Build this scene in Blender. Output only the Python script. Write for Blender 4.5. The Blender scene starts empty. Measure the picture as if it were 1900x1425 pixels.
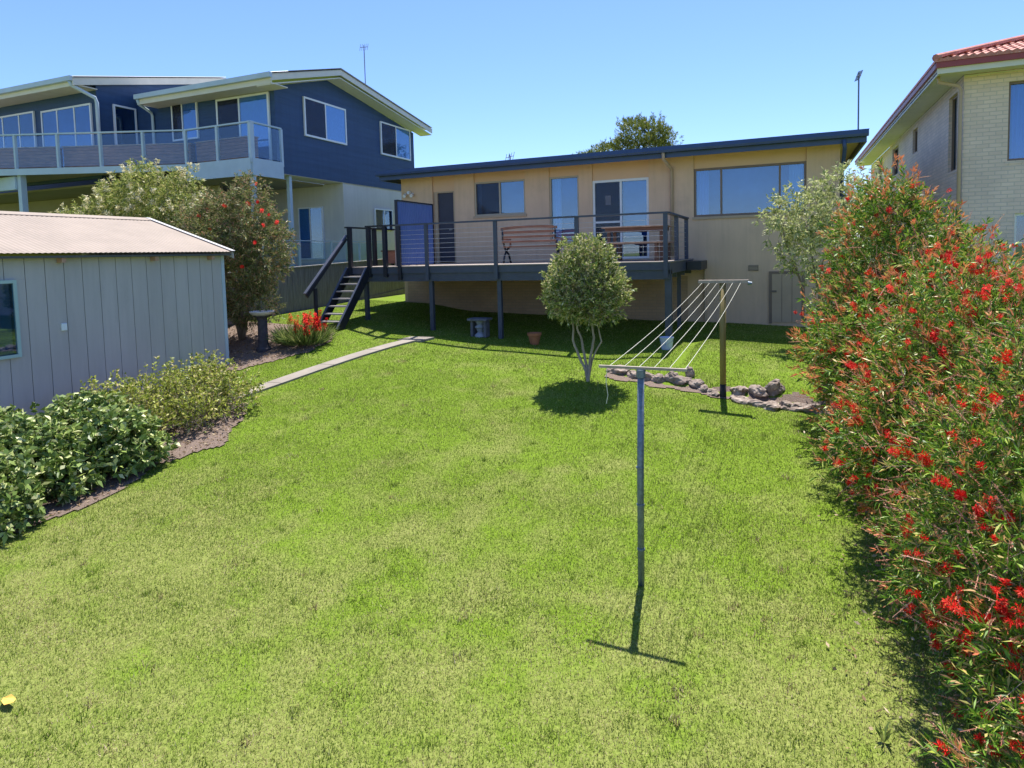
import bpy, math, random
import numpy as np
from mathutils import Vector, Matrix
R = math.radians
rng = np.random.default_rng(7)
random.seed(7)
scene = bpy.context.scene
COL = scene.collection

# ------------------------------------------------------------------ camera
ZE = 3.0
yaw, pit, rol = R(23), R(3.8), R(1.43)
fwd = Vector((-math.sin(yaw)*math.cos(pit), math.cos(yaw)*math.cos(pit), -math.sin(pit)))
r0 = Vector((math.cos(yaw), math.sin(yaw), 0))
u0 = r0.cross(fwd)
rgt = r0*math.cos(rol) - u0*math.sin(rol)
upv = r0*math.sin(rol) + u0*math.cos(rol)
cam = bpy.data.cameras.new('camera')
cam.sensor_width = 36; cam.lens = 36*1200/1900
cam.shift_y = -(712.5-552)/1900
cam.clip_start = .05; cam.clip_end = 3000
co = bpy.data.objects.new('camera', cam); COL.objects.link(co)
M = Matrix.Identity(4)
for i in range(3):
    M[i][0] = rgt[i]; M[i][1] = upv[i]; M[i][2] = -fwd[i]
M[2][3] = ZE
co.matrix_world = M
scene.camera = co

# ------------------------------------------------------------------ light
EL = R(67.3); AZ = math.atan2(-.11, 1)         # sun behind the house, slightly to the left
sd = Vector((math.sin(AZ)*math.cos(EL), math.cos(AZ)*math.cos(EL), math.sin(EL)))
sl = bpy.data.lights.new('sun', 'SUN'); sl.energy = 5.0; sl.angle = R(.5); sl.color = (1, .955, .88)
so = bpy.data.objects.new('sun', sl); COL.objects.link(so)
so.rotation_euler = sd.to_track_quat('Z', 'Y').to_euler(); so.location = (0, 0, 40)
w = bpy.data.worlds.new('World'); scene.world = w; w.use_nodes = True
nt = w.node_tree; bg = nt.nodes['Background']
sky = nt.nodes.new('ShaderNodeTexSky'); sky.sky_type = 'NISHITA'; sky.sun_disc = False
sky.sun_elevation = EL; sky.sun_rotation = AZ
sky.air_density = 1.0; sky.dust_density = .2; sky.ozone_density = 5.0; sky.altitude = 300
tint = nt.nodes.new('ShaderNodeMix'); tint.data_type = 'RGBA'; tint.blend_type = 'MULTIPLY'; tint.inputs[0].default_value = 1; tint.inputs[7].default_value = (.80, .865, 1.08, 1)
nt.links.new(sky.outputs[0], tint.inputs[6]); nt.links.new(tint.outputs[2], bg.inputs[0]); bg.inputs[1].default_value = .112
scene.view_settings.view_transform = 'Standard'; scene.view_settings.look = 'None'
scene.view_settings.exposure = .95; scene.view_settings.gamma = 1
scene.render.engine = 'CYCLES'
scene.cycles.use_denoising = True
scene.cycles.max_bounces = 6; scene.cycles.transparent_max_bounces = 12

# ------------------------------------------------------------------ materials
MAT = {}
def N(nt, t, **kw):
    n = nt.nodes.new(t)
    for k, v in kw.items(): setattr(n, k, v)
    return n
def coords(nt, scale=(1, 1, 1)):
    tc = N(nt, 'ShaderNodeTexCoord'); mp = N(nt, 'ShaderNodeMapping'); mp.inputs['Scale'].default_value = scale
    nt.links.new(tc.outputs['Object'], mp.inputs[0]); return mp.outputs[0]
def ramp(nt, fac, stops):
    r = N(nt, 'ShaderNodeValToRGB'); cr = r.color_ramp
    while len(cr.elements) < len(stops): cr.elements.new(.5)
    for e, (p, c) in zip(cr.elements, stops): e.position = p; e.color = (*c, 1)
    nt.links.new(fac, r.inputs[0]); return r.outputs[0]
def mixc(nt, f, a, b, mode='MIX'):
    m = N(nt, 'ShaderNodeMix', data_type='RGBA', blend_type=mode)
    for s, v in ((m.inputs[0], f), (m.inputs[6], a), (m.inputs[7], b)):
        if hasattr(v, 'links'): nt.links.new(v, s)
        elif isinstance(v, (int, float)): s.default_value = v
        else: s.default_value = (*v, 1)
    return m.outputs[2]
def noise(nt, vec, sc, det=4, rough=.55):
    n = N(nt, 'ShaderNodeTexNoise'); n.inputs['Scale'].default_value = sc; n.inputs['Detail'].default_value = det
    n.inputs['Roughness'].default_value = rough
    nt.links.new(vec, n.inputs['Vector']); return n.outputs[0]
def mat(name, col, rough=.7, var=.12, vs=3., metal=0., spec=.4, bump=0., bs=60., dirt=None, stretch=(1, 1, 1), streak=0., boards=0.):
    m = bpy.data.materials.new(name); m.use_nodes = True; nt = m.node_tree
    p = nt.nodes['Principled BSDF']
    v = coords(nt, stretch)
    n1 = noise(nt, v, vs, 6)
    lo = tuple(c*(1-var) for c in col); hi = tuple(min(1, c*(1+var)) for c in col)
    c = ramp(nt, n1, [(.3, lo), (.7, hi)])
    if dirt:
        n2 = noise(nt, v, vs*2.7, 8, .7)
        d = ramp(nt, n2, [(.52, (0, 0, 0)), (.75, (1, 1, 1))])
        c = mixc(nt, d, c, dirt)
    if streak:
        n3 = noise(nt, coords(nt, (5, 5, .35)), 1.6, 6, .65); n4 = noise(nt, coords(nt), .6, 3)
        c = mixc(nt, 1., c, ramp(nt, n3, [(.38, (1-streak,)*3), (.58, (1, 1, 1))]), 'MULTIPLY')
        c = mixc(nt, 1., c, ramp(nt, n4, [(.35, (1-streak*.6,)*3), (.65, (1, 1, 1))]), 'MULTIPLY')
    nt.links.new(c, p.inputs['Base Color'])
    if boards:
        wv = N(nt, 'ShaderNodeTexWave', wave_type='BANDS', bands_direction='Z', wave_profile='SAW'); wv.inputs['Scale'].default_value = .314/boards
        tc2 = N(nt, 'ShaderNodeTexCoord'); nt.links.new(tc2.outputs['Object'], wv.inputs['Vector'])
        b2 = N(nt, 'ShaderNodeBump'); b2.inputs['Distance'].default_value = .012; nt.links.new(wv.outputs['Fac'], b2.inputs['Height']); nt.links.new(b2.outputs[0], p.inputs['Normal'])
    p.inputs['Roughness'].default_value = rough; p.inputs['Metallic'].default_value = metal
    p.inputs['Specular IOR Level'].default_value = spec
    if bump:
        b = N(nt, 'ShaderNodeBump'); b.inputs['Strength'].default_value = bump; b.inputs['Distance'].default_value = .01
        nt.links.new(noise(nt, v, bs, 5), b.inputs['Height']); nt.links.new(b.outputs[0], p.inputs['Normal'])
    MAT[name] = m; return m
def brickmat(name, c1, c2, mortar, bw=.235, bh=.086, gap=.010):
    m = bpy.data.materials.new(name); m.use_nodes = True; nt = m.node_tree; p = nt.nodes['Principled BSDF']
    tc = N(nt, 'ShaderNodeTexCoord'); s = N(nt, 'ShaderNodeSeparateXYZ'); nt.links.new(tc.outputs['Object'], s.inputs[0])
    a = N(nt, 'ShaderNodeMath'); nt.links.new(s.outputs[0], a.inputs[0]); nt.links.new(s.outputs[1], a.inputs[1])
    cb = N(nt, 'ShaderNodeCombineXYZ'); nt.links.new(a.outputs[0], cb.inputs[0]); nt.links.new(s.outputs[2], cb.inputs[1])
    b = N(nt, 'ShaderNodeTexBrick'); nt.links.new(cb.outputs[0], b.inputs['Vector'])
    b.inputs['Color1'].default_value = (*c1, 1); b.inputs['Color2'].default_value = (*c2, 1); b.inputs['Mortar'].default_value = (*mortar, 1)
    b.inputs['Scale'].default_value = 1; b.inputs['Brick Width'].default_value = bw; b.inputs['Row Height'].default_value = bh
    b.inputs['Mortar Size'].default_value = gap; b.inputs['Mortar Smooth'].default_value = .3
    n = noise(nt, tc.outputs['Object'], 1.3, 5)
    c = mixc(nt, 1., b.outputs[0], ramp(nt, n, [(.3, (.86, .86, .86)), (.7, (1.05, 1.04, 1.02))]), 'MULTIPLY')
    nt.links.new(c, p.inputs['Base Color']); p.inputs['Roughness'].default_value = .9
    bp = N(nt, 'ShaderNodeBump'); bp.inputs['Strength'].default_value = .6; bp.inputs['Distance'].default_value = .006; bp.invert = True
    nt.links.new(b.outputs[1], bp.inputs['Height']); nt.links.new(bp.outputs[0], p.inputs['Normal'])
    MAT[name] = m; return m
def leafmat(name, stops, trans=.35, rough=.45, big=None, bigs=1.5, spec=.2):
    spec = min(spec, .3); rough = max(rough, .45)
    m = bpy.data.materials.new(name); m.use_nodes = True; nt = m.node_tree
    p = nt.nodes['Principled BSDF']; out = nt.nodes['Material Output']
    g = N(nt, 'ShaderNodeNewGeometry')
    c = ramp(nt, g.outputs['Random Per Island'], stops)
    if big:
        v = coords(nt); n = noise(nt, v, bigs, 3)
        f = ramp(nt, n, [(.42, (0, 0, 0)), (.6, (1, 1, 1))])
        c = mixc(nt, f, c, mixc(nt, .6, c, big))
    nt.links.new(c, p.inputs['Base Color']); p.inputs['Roughness'].default_value = rough
    p.inputs['Specular IOR Level'].default_value = spec
    t = N(nt, 'ShaderNodeBsdfTranslucent'); nt.links.new(mixc(nt, .5, c, (.35, .45, .05), 'MIX') if trans > .3 else c, t.inputs[0])
    mx = N(nt, 'ShaderNodeMixShader'); mx.inputs[0].default_value = trans
    nt.links.new(p.outputs[0], mx.inputs[1]); nt.links.new(t.outputs[0], mx.inputs[2]); nt.links.new(mx.outputs[0], out.inputs[0])
    MAT[name] = m; return m
def glassmat(name, tint, fac, rough=.02, gcol=(.8, .9, 1)):
    m = bpy.data.materials.new(name); m.use_nodes = True; nt = m.node_tree
    nt.nodes.remove(nt.nodes['Principled BSDF']); out = nt.nodes['Material Output']
    a = N(nt, 'ShaderNodeBsdfTransparent'); a.inputs[0].default_value = (*tint, 1)
    g = N(nt, 'ShaderNodeBsdfGlossy'); g.inputs['Roughness'].default_value = rough; g.inputs['Color'].default_value = (*gcol, 1)
    mx = N(nt, 'ShaderNodeMixShader'); mx.inputs[0].default_value = fac
    v = coords(nt); b = N(nt, 'ShaderNodeBump'); b.inputs['Strength'].default_value = .03; b.inputs['Distance'].default_value = .02
    nt.links.new(noise(nt, v, 1.5, 2), b.inputs['Height']); nt.links.new(b.outputs[0], g.inputs['Normal'])
    nt.links.new(a.outputs[0], mx.inputs[1]); nt.links.new(g.outputs[0], mx.inputs[2]); nt.links.new(mx.outputs[0], out.inputs[0])
    MAT[name] = m; return m

mat('tan_render', (.70, .49, .325), .9, .07, .8, dirt=(.63, .445, .30), bump=.15, bs=90, streak=.07)
mat('tan_panel', (.70, .47, .30), .85, .05, .8)  # infill panels, sunlit bounce put into the colour as extra orange
mat('tan_trim', (.45, .33, .22), .6, .05)
mat('soffit_tan', (.60, .46, .32), .8, .04)
mat('navy_metal', (.03, .06, .145), .4, .1, spec=.5)
mat('navy_panel', (.08, .14, .36), .5, .08, 2.)
mat('slate_paint', (.052, .062, .095), .5, .15, 5., spec=.5)
mat('black_paint', (.013, .016, .026), .45, .2, 5., spec=.5)
mat('deck_boards', (.30, .25, .22), .7, .2, 4., stretch=(1, 8, 1))
mat('wire', (.45, .45, .46), .35, .1, metal=.6)
mat('white_alu', (.72, .74, .76), .4, .04)
mat('brown_alu', (.20, .14, .10), .5, .1)
mat('cream_alu', (.45, .38, .28), .5, .06)
mat('curtain', (.72, .76, .82), .9, .05, 8.)
mat('blue_curtain', (.30, .52, .80), .9, .05, 8.)
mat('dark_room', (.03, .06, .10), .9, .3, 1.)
mat('reflection_blue', (.08, .20, .34), .9, .35, 1.5)  # blue window backing, sky reflection painted into its colour
mat('blind_grey', (.16, .17, .19), .9, .1, 6.)
mat('dark_door', (.045, .045, .065), .5, .1)
mat('navy_boards', (.03, .07, .165), .55, .10, 1.2, stretch=(.4, .4, 6), spec=.3, streak=.08, boards=.2)
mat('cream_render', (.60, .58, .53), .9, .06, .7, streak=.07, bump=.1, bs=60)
mat('pale_trim', (.42, .52, .60), .55, .06)
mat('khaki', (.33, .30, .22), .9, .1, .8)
mat('cream_barge', (.62, .60, .52), .6, .05)
mat('white_roof', (.50, .49, .49), .4, .05, 1.)
mat('shed_wall', (.44, .43, .43), .75, .06, 1.2, dirt=(.39, .385, .385), stretch=(1, 1, .3), streak=.06)
mat('shed_groove', (.09, .095, .10), .9)
mat('shed_roof', (.28, .225, .18), .7, .09, 1.5, dirt=(.32, .25, .205))
mat('teal_frame', (.35, .50, .50), .5, .05)
mat('red_tile', (.46, .17, .12), .7, .25, 9., dirt=(.62, .42, .36))
mat('maroon_metal', (.28, .055, .055), .45, .1)
mat('fence_wood', (.165, .15, .185), .9, .3, 3., dirt=(.24, .22, .25), stretch=(6, 6, .6), bump=.3, bs=30)
mat('fence_cap', (.36, .33, .31), .9, .2, 5.)
mat('teak', (.14, .07, .05), .6, .3, 6., stretch=(1, 6, 6))
mat('light_teak', (.40, .25, .18), .6, .2, 6.)
mat('brown_timber', (.27, .125, .08), .7, .3, 4., stretch=(1, 1, 5))
mat('galv', (.15, .19, .235), .5, .3, 30., metal=.5, dirt=(.24, .28, .33))
mat('pole_olive', (.23, .17, .055), .65, .2, 12., stretch=(1, 1, .2))
mat('pole_black', (.02, .018, .018), .7, .3, 9.)
mat('crossarm', (.33, .27, .22), .6, .25, 10.)
mat('cord', (.60, .58, .48), .7, .1, 20.)
mat('terracotta', (.38, .15, .075), .85, .15, 9.)
mat('stone_grey', (.14, .14, .16), .9, .25, 8., bump=.4, bs=40)
mat('stone_pale', (.34, .36, .40), .9, .2, 8., bump=.4, bs=40)
mat('bag_white', (.55, .60, .72), .6, .1, 6.)
mat('bath_stone', (.055, .05, .06), .9, .3, 12., bump=.5, bs=40)
mat('bath_rim', (.50, .47, .45), .9, .2, 12.)
mat('bark', (.22, .17, .125), .9, .3, 14., bump=.5, bs=40, stretch=(1, 1, .3))
mat('pale_bark', (.36, .30, .24), .9, .3, 14., bump=.4, bs=40, stretch=(1, 1, .3))
mat('dark_bark', (.07, .055, .045), .95, .3, 14., stretch=(1, 1, .3))
mat('rock', (.25, .195, .16), .95, .5, 5., dirt=(.50, .45, .38), bump=1., bs=18)
mat('antenna', (.16, .18, .22), .5, .1, metal=.3)
mat('concrete', (.25, .22, .185), .9, .15, 2.5, dirt=(.22, .19, .16), bump=.3, bs=50)
mat('plate_white', (.70, .78, .82), .4, .03)
mat('dead_leaf', (.75, .42, .08), .6, .3, 20.)
mat('vent_metal', (.17, .14, .11), .7, .1)
mat('lawn_edge', (.05, .035, .02), .95, .2)
brickmat('cream_brick', (.76, .60, .51), (.67, .53, .45), (.56, .48, .42))
brickmat('tan_brick', (.56, .37, .24), (.50, .33, .215), (.44, .31, .21))
glassmat('glass', (.50, .68, .85), .13)
glassmat('flyscreen', (.66, .66, .68), .10, .7, (.30, .30, .33))
glassmat('deck_glass', (.86, .93, .98), .05, .05)
glassmat('clear_glass', (.80, .92, .98), .08, .05)

# ground material: patchy mown couch grass
def groundmat():
    m = bpy.data.materials.new('lawn'); m.use_nodes = True; nt = m.node_tree; p = nt.nodes['Principled BSDF']
    v = coords(nt)
    big = noise(nt, v, .35, 3); med = noise(nt, v, 1.6, 5, .6); fine = noise(nt, v, 38, 4, .7)
    sx = N(nt, 'ShaderNodeSeparateXYZ'); nt.links.new(v, sx.inputs[0])
    near = N(nt, 'ShaderNodeMapRange'); near.inputs[1].default_value = 8.5; near.inputs[2].default_value = 3.0
    nt.links.new(sx.outputs[1], near.inputs[0])
    a = N(nt, 'ShaderNodeMath', operation='MULTIPLY_ADD'); a.inputs[1].default_value = .55
    nt.links.new(big, a.inputs[0]); nt.links.new(med, a.inputs[2])
    b = N(nt, 'ShaderNodeMath', operation='MULTIPLY_ADD'); b.inputs[1].default_value = .26
    nt.links.new(near.outputs[0], b.inputs[0]); nt.links.new(a.outputs[0], b.inputs[2])
    dry = ramp(nt, b.outputs[0], [(.78, (0, 0, 0)), (1.25, (.36, .36, .36))])
    g = ramp(nt, fine, [(.25, (.07, .12, .01)), (.5, (.13, .205, .016)), (.75, (.20, .28, .03))])
    d = ramp(nt, fine, [(.25, (.12, .095, .045)), (.5, (.27, .22, .11)), (.8, (.44, .36, .21))])
    c = mixc(nt, dry, g, d)
    nt.links.new(c, p.inputs['Base Color']); p.inputs['Roughness'].default_value = .95
    p.inputs['Specular IOR Level'].default_value = .1
    bp = N(nt, 'ShaderNodeBump'); bp.inputs['Strength'].default_value = .5; bp.inputs['Distance'].default_value = .02
    nt.links.new(fine, bp.inputs['Height']); nt.links.new(bp.outputs[0], p.inputs['Normal'])
    MAT['lawn'] = m
groundmat()
def mulchmat():
    m = bpy.data.materials.new('mulch'); m.use_nodes = True; nt = m.node_tree; p = nt.nodes['Principled BSDF']
    v = coords(nt); n = noise(nt, v, 45, 4, .8)
    vo = N(nt, 'ShaderNodeTexVoronoi'); vo.inputs['Scale'].default_value = 55; nt.links.new(v, vo.inputs['Vector'])
    c = mixc(nt, .5, ramp(nt, n, [(.3, (.09, .065, .05)), (.55, (.27, .19, .15)), (.8, (.42, .31, .24))]),
             ramp(nt, vo.outputs['Distance'], [(0, (.30, .21, .16)), (.5, (.10, .075, .06))]))
    nt.links.new(c, p.inputs['Base Color']); p.inputs['Roughness'].default_value = .95
    bp = N(nt, 'ShaderNodeBump'); bp.inputs['Distance'].default_value = .02
    nt.links.new(n, bp.inputs['Height']); nt.links.new(bp.outputs[0], p.inputs['Normal'])
    MAT['mulch'] = m
mulchmat()
def blademat():
    m = bpy.data.materials.new('blades'); m.use_nodes = True; nt = m.node_tree; p = nt.nodes['Principled BSDF']; out = nt.nodes['Material Output']
    at = N(nt, 'ShaderNodeAttribute'); at.attribute_name = 'tone'
    g = N(nt, 'ShaderNodeNewGeometry')
    green = ramp(nt, g.outputs['Random Per Island'], [(0, (.08, .135, .012)), (.35, (.145, .24, .020)), (.7, (.20, .30, .032)), (.9, (.29, .36, .07)), (1, (.50, .50, .22))])
    dry = ramp(nt, g.outputs['Random Per Island'], [(0, (.15, .12, .05)), (.4, (.31, .25, .11)), (.8, (.50, .39, .22)), (1, (.74, .60, .42))])
    c = mixc(nt, at.outputs['Fac'], green, dry)
    nt.links.new(c, p.inputs['Base Color']); p.inputs['Roughness'].default_value = .8; p.inputs['Specular IOR Level'].default_value = .08
    t = N(nt, 'ShaderNodeBsdfTranslucent'); nt.links.new(c, t.inputs[0])
    mx = N(nt, 'ShaderNodeMixShader'); mx.inputs[0].default_value = .35
    nt.links.new(p.outputs[0], mx.inputs[1]); nt.links.new(t.outputs[0], mx.inputs[2]); nt.links.new(mx.outputs[0], out.inputs[0])
    MAT['blades'] = m
blademat()
leafmat('bb_leaf', [(0, (.04, .10, .010)), (.35, (.10, .22, .018)), (.6, (.20, .36, .03)), (.8, (.40, .48, .07)), (.92, (.56, .44, .17)), (1, (.66, .30, .14))], .25, spec=.6, rough=.35)
leafmat('bb_newleaf', [(0, (.48, .26, .07)), (.5, (.62, .24, .10)), (1, (.70, .20, .10))], .3)
leafmat('silver_leaf', [(0, (.19, .25, .07)), (.5, (.42, .46, .18)), (1, (.66, .64, .36))], .3)
leafmat('tree_leaf', [(0, (.07, .12, .025)), (.35, (.20, .29, .055)), (.7, (.46, .46, .15)), (1, (.74, .66, .40))], .25, spec=.6, rough=.35)
leafmat('cream_leaf', [(0, (.11, .16, .03)), (.5, (.28, .34, .07)), (.85, (.50, .48, .17)), (1, (.68, .60, .30))], .3)
leafmat('brown_leaf', [(0, (.06, .09, .025)), (.4, (.17, .21, .06)), (.7, (.30, .30, .11)), (.88, (.38, .27, .16)), (1, (.48, .22, .14))], .25)
leafmat('hedge_leaf', [(0, (.05, .09, .018)), (.4, (.14, .22, .045)), (.75, (.32, .40, .10)), (1, (.66, .66, .36))], .15, spec=.9, rough=.28)
leafmat('lime_leaf', [(0, (.10, .13, .02)), (.35, (.26, .32, .04)), (.75, (.48, .52, .10)), (1, (.62, .50, .26))], .3, spec=.5)
leafmat('dry_leaf', [(0, (.20, .12, .06)), (.6, (.34, .24, .13)), (1, (.50, .40, .26))], .2)
leafmat('strappy_leaf', [(0, (.08, .13, .03)), (.6, (.20, .26, .07)), (1, (.36, .36, .14))], .25)
leafmat('pine_leaf', [(0, (.05, .085, .015)), (.5, (.17, .21, .035)), (1, (.34, .36, .09))], .2)
leafmat('red_bloom', [(0, (.42, .005, .006)), (.5, (.70, .012, .010)), (.8, (.82, .06, .04)), (1, (.85, .16, .11))], .2, rough=.8, spec=.1)
leafmat('faded_bloom', [(0, (.46, .16, .10)), (.6, (.62, .30, .20)), (1, (.74, .48, .35))], .2, rough=.8)
leafmat('cream_bloom', [(0, (.52, .46, .24)), (.6, (.70, .64, .38)), (1, (.84, .80, .60))], .2, rough=.7)

# ------------------------------------------------------------------ helpers
def tag(o, label=None, cat=None, group=None, kind=None):
    if label: o['label'] = label
    if cat: o['category'] = cat
    if group: o['group'] = group
    if kind: o['kind'] = kind
    return o
def empty(name, loc=(0, 0, 0), rz=0):
    o = bpy.data.objects.new(name, None); COL.objects.link(o); o.location = loc; o.rotation_euler.z = rz
    o.empty_display_size = .2
    return o
def thing(name, label, cat, loc=(0, 0, 0), group=None, rz=0):
    return tag(empty(name, loc, rz), label, cat, group)
class MB:
    def __init__(s): s.v = []; s.f = []
    def add(s, vs, fs):
        k = len(s.v); s.v += [tuple(v) for v in vs]; s.f += [tuple(i+k for i in f) for f in fs]; return s
    def box(s, x0, x1, y0, y1, z0, z1):
        return s.add([(x0, y0, z0), (x1, y0, z0), (x1, y1, z0), (x0, y1, z0), (x0, y0, z1), (x1, y0, z1), (x1, y1, z1), (x0, y1, z1)],
                     [(0, 3, 2, 1), (4, 5, 6, 7), (0, 1, 5, 4), (1, 2, 6, 5), (2, 3, 7, 6), (3, 0, 4, 7)])
    def beam(s, a, b, wd, ht, up=(0, 0, 1)):
        a, b = Vector(a), Vector(b); d = (b-a).normalized(); u = Vector(up)
        if abs(d.dot(u)) > .98: u = Vector((0, 1, 0))
        x = d.cross(u).normalized(); u = x.cross(d).normalized()
        vs = [p + x*sx*wd/2 + u*sz*ht/2 for p in (a, b) for sx, sz in ((-1, -1), (1, -1), (1, 1), (-1, 1))]
        return s.add(vs, [(0, 1, 2, 3), (7, 6, 5, 4), (0, 4, 5, 1), (1, 5, 6, 2), (2, 6, 7, 3), (3, 7, 4, 0)])
    def tube(s, pts, rad, n=8, cap=True):
        pts = [Vector(p) for p in pts]
        if not hasattr(rad, '__len__'): rad = [rad]*len(pts)
        vs = []; fs = []; x = None
        for i, p in enumerate(pts):
            d = (pts[min(i+1, len(pts)-1)]-pts[max(i-1, 0)]).normalized()
            if x is None: x = d.orthogonal().normalized()
            else: x = (x - d*x.dot(d)).normalized()
            y = d.cross(x)
            vs += [p + (x*math.cos(2*math.pi*k/n)+y*math.sin(2*math.pi*k/n))*rad[i] for k in range(n)]
        for i in range(len(pts)-1):
            for k in range(n): fs.append((i*n+k, i*n+(k+1) % n, (i+1)*n+(k+1) % n, (i+1)*n+k))
        if cap: fs += [tuple(range(n))[::-1], tuple(range((len(pts)-1)*n, len(pts)*n))]
        return s.add(vs, fs)
    def lathe(s, prof, c=(0, 0, 0), n=24):
        vs = []; fs = []
        for r, z in prof: vs += [(c[0]+r*math.cos(2*math.pi*k/n), c[1]+r*math.sin(2*math.pi*k/n), c[2]+z) for k in range(n)]
        for i in range(len(prof)-1):
            for k in range(n): fs.append((i*n+k, i*n+(k+1) % n, (i+1)*n+(k+1) % n, (i+1)*n+k))
        fs += [tuple(range(n))[::-1], tuple(range((len(prof)-1)*n, len(prof)*n))]
        return s.add(vs, fs)
    def prism(s, poly, axis, a, b):
        n = len(poly)
        def P(u, v, t): return {'x': (t, u, v), 'y': (u, t, v), 'z': (u, v, t)}[axis]
        vs = [P(u, v, a) for u, v in poly]+[P(u, v, b) for u, v in poly]
        return s.add(vs, [tuple(range(n))[::-1], tuple(range(n, 2*n))]+[(i, (i+1) % n, (i+1) % n+n, i+n) for i in range(n)])
    def quad(s, a, b, c, d): return s.add([a, b, c, d], [(0, 1, 2, 3)])
    def build(s, name, m, parent=None, bevel=0, smooth=False):
        me = bpy.data.meshes.new(name); me.from_pydata(s.v, [], s.f); me.update()
        o = bpy.data.objects.new(name, me); COL.objects.link(o); o.data.materials.append(MAT[m] if isinstance(m, str) else m)
        import bmesh
        bm = bmesh.new(); bm.from_mesh(me); bmesh.ops.recalc_face_normals(bm, faces=bm.faces)
        if bevel: bmesh.ops.bevel(bm, geom=bm.edges[:], offset=bevel, segments=1, affect='EDGES', clamp_overlap=True)
        bm.to_mesh(me); bm.free()
        if smooth:
            for p in me.polygons: p.use_smooth = True
        if parent: o.parent = parent
        return o
def npmesh(name, V, nper, mname, parent=None, tone=None, V2=None, F2=None):
    """V: (n*nper,3) vertices of n separate faces with nper corners"""
    n = len(V)//nper
    me = bpy.data.meshes.new(name); me.vertices.add(len(V)); me.vertices.foreach_set('co', np.ascontiguousarray(V, dtype=np.float32).ravel())
    me.loops.add(len(V)); me.loops.foreach_set('vertex_index', np.arange(len(V), dtype=np.int32))
    me.polygons.add(n); me.polygons.foreach_set('loop_start', np.arange(0, len(V), nper, dtype=np.int32))
    if tone is not None:
        at = me.attributes.new('tone', 'FLOAT', 'POINT'); at.data.foreach_set('value', np.repeat(tone, nper).astype(np.float32))
    me.update(calc_edges=True); me.validate()
    o = bpy.data.objects.new(name, me); COL.objects.link(o); me.materials.append(MAT[mname])
    if parent: o.parent = parent
    return o
def unit(a): return a/np.maximum(np.linalg.norm(a, axis=-1, keepdims=True), 1e-9)
def leaves(P, D, L, W, droop=.15):
    """rhombic leaves: base P, direction D"""
    n = len(P); S = unit(np.cross(D, rng.normal(size=(n, 3)))); Lc = np.asarray(L).reshape(-1, 1); Wc = np.asarray(W).reshape(-1, 1)
    nrm = np.cross(D, S)
    V = np.empty((n, 4, 3)); mid = P+D*Lc*.45+nrm*Lc*.06
    V[:, 0] = P; V[:, 1] = mid+S*Wc*.5; V[:, 2] = P+D*Lc+np.array([0, 0, -1.])*Lc*droop; V[:, 3] = mid-S*Wc*.5
    return V.reshape(-1, 3)
def sticks(A, B, r):
    """three-sided thin stems from A to B as triangles"""
    n = len(A); D = unit(B-A); X = unit(np.cross(D, rng.normal(size=(n, 3)))); Y = np.cross(D, X)
    V = []
    rr = np.asarray(r).reshape(-1, 1) if hasattr(r, '__len__') else r
    c = [(1, 0), (-.5, .87), (-.5, -.87)]
    Vv = np.empty((n, 3, 4, 3))
    for k in range(3):
        a = X*c[k][0]+Y*c[k][1]; b = X*c[(k+1) % 3][0]+Y*c[(k+1) % 3][1]
        Vv[:, k, 0] = A+a*rr; Vv[:, k, 1] = A+b*rr; Vv[:, k, 2] = B+b*rr*.6; Vv[:, k, 3] = B+a*rr*.6
    return Vv.reshape(-1, 3)

# ------------------------------------------------------------------ terrain
GY = [-400, 0, 2, 3.5, 5.8, 8.3, 10.8, 12.0, 13, 15, 18, 40, 400]
GZ = [-.5, -.45, -.40, -.30, -.10, .24, .58, .75, .84, .92, 1.02, 1.2, 1.2]
def sm(a, b, x): t = np.clip((x-a)/(b-a), 0, 1); return t*t*(3-2*t)
def gz(x, y):
    x = np.asarray(x, float); y = np.asarray(y, float)
    z = (np.interp(y-.5, GY, GZ)+np.interp(y+.5, GY, GZ)+np.interp(y, GY, GZ))/3
    z = z + .03*np.clip(-x-1, -3, 14)
    z = z + .22*sm(-8.8, -10.8, x)*sm(11, 13, y)*(1-sm(30, 60, y))
    rl = 11.75-.26*(x+2.9)                                   # line of the rock edging
    z = z + .10*sm(-3.6, -2.4, x)*(sm(-.15, .25, y-rl)-sm(2, 4, y-rl)) - .05*sm(-3.6, -2.4, x)*sm(-1.2, -.2, y-rl)*(1-sm(-.15, .25, y-rl))
    z = z - .11*sm(-8.5, -6, x)*(1-sm(-2.0, -1.5, x))*sm(11.6, 12.8, y)*(1-sm(15, 18, y)) + .05*sm(-2.0, -1.5, x)*sm(12, 12.6, y)*(1-sm(14.6, 15.4, y))*(1-sm(1, 3, x))
    z = z + .015*np.sin(x*1.3+y*.7)*np.sin(y*.9-x*.4)*(1-sm(20, 40, np.abs(y)))
    return z
def G(x, y): return float(gz(x, y))
def grid(xs, ys, name, m, off=0, mask=None, kind='structure'):
    X, Y = np.meshgrid(xs, ys); Z = gz(X, Y)+off
    v = np.stack([X, Y, Z], -1).reshape(-1, 3); nx, ny = len(xs), len(ys)
    f = []
    for j in range(ny-1):
        for i in range(nx-1):
            if mask is None or mask((xs[i]+xs[i+1])/2, (ys[j]+ys[j+1])/2): f.append((j*nx+i, j*nx+i+1, (j+1)*nx+i+1, (j+1)*nx+i))
    me = bpy.data.meshes.new(name); me.from_pydata(v.tolist(), [], f); me.update()
    for p in me.polygons: p.use_smooth = True
    o = bpy.data.objects.new(name, me); COL.objects.link(o); me.materials.append(MAT[m]); o['kind'] = kind
    return o
xs = np.unique(np.concatenate([np.linspace(-900, -20, 20), np.arange(-20, 8, .25), np.linspace(8, 900, 20)]))
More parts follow.
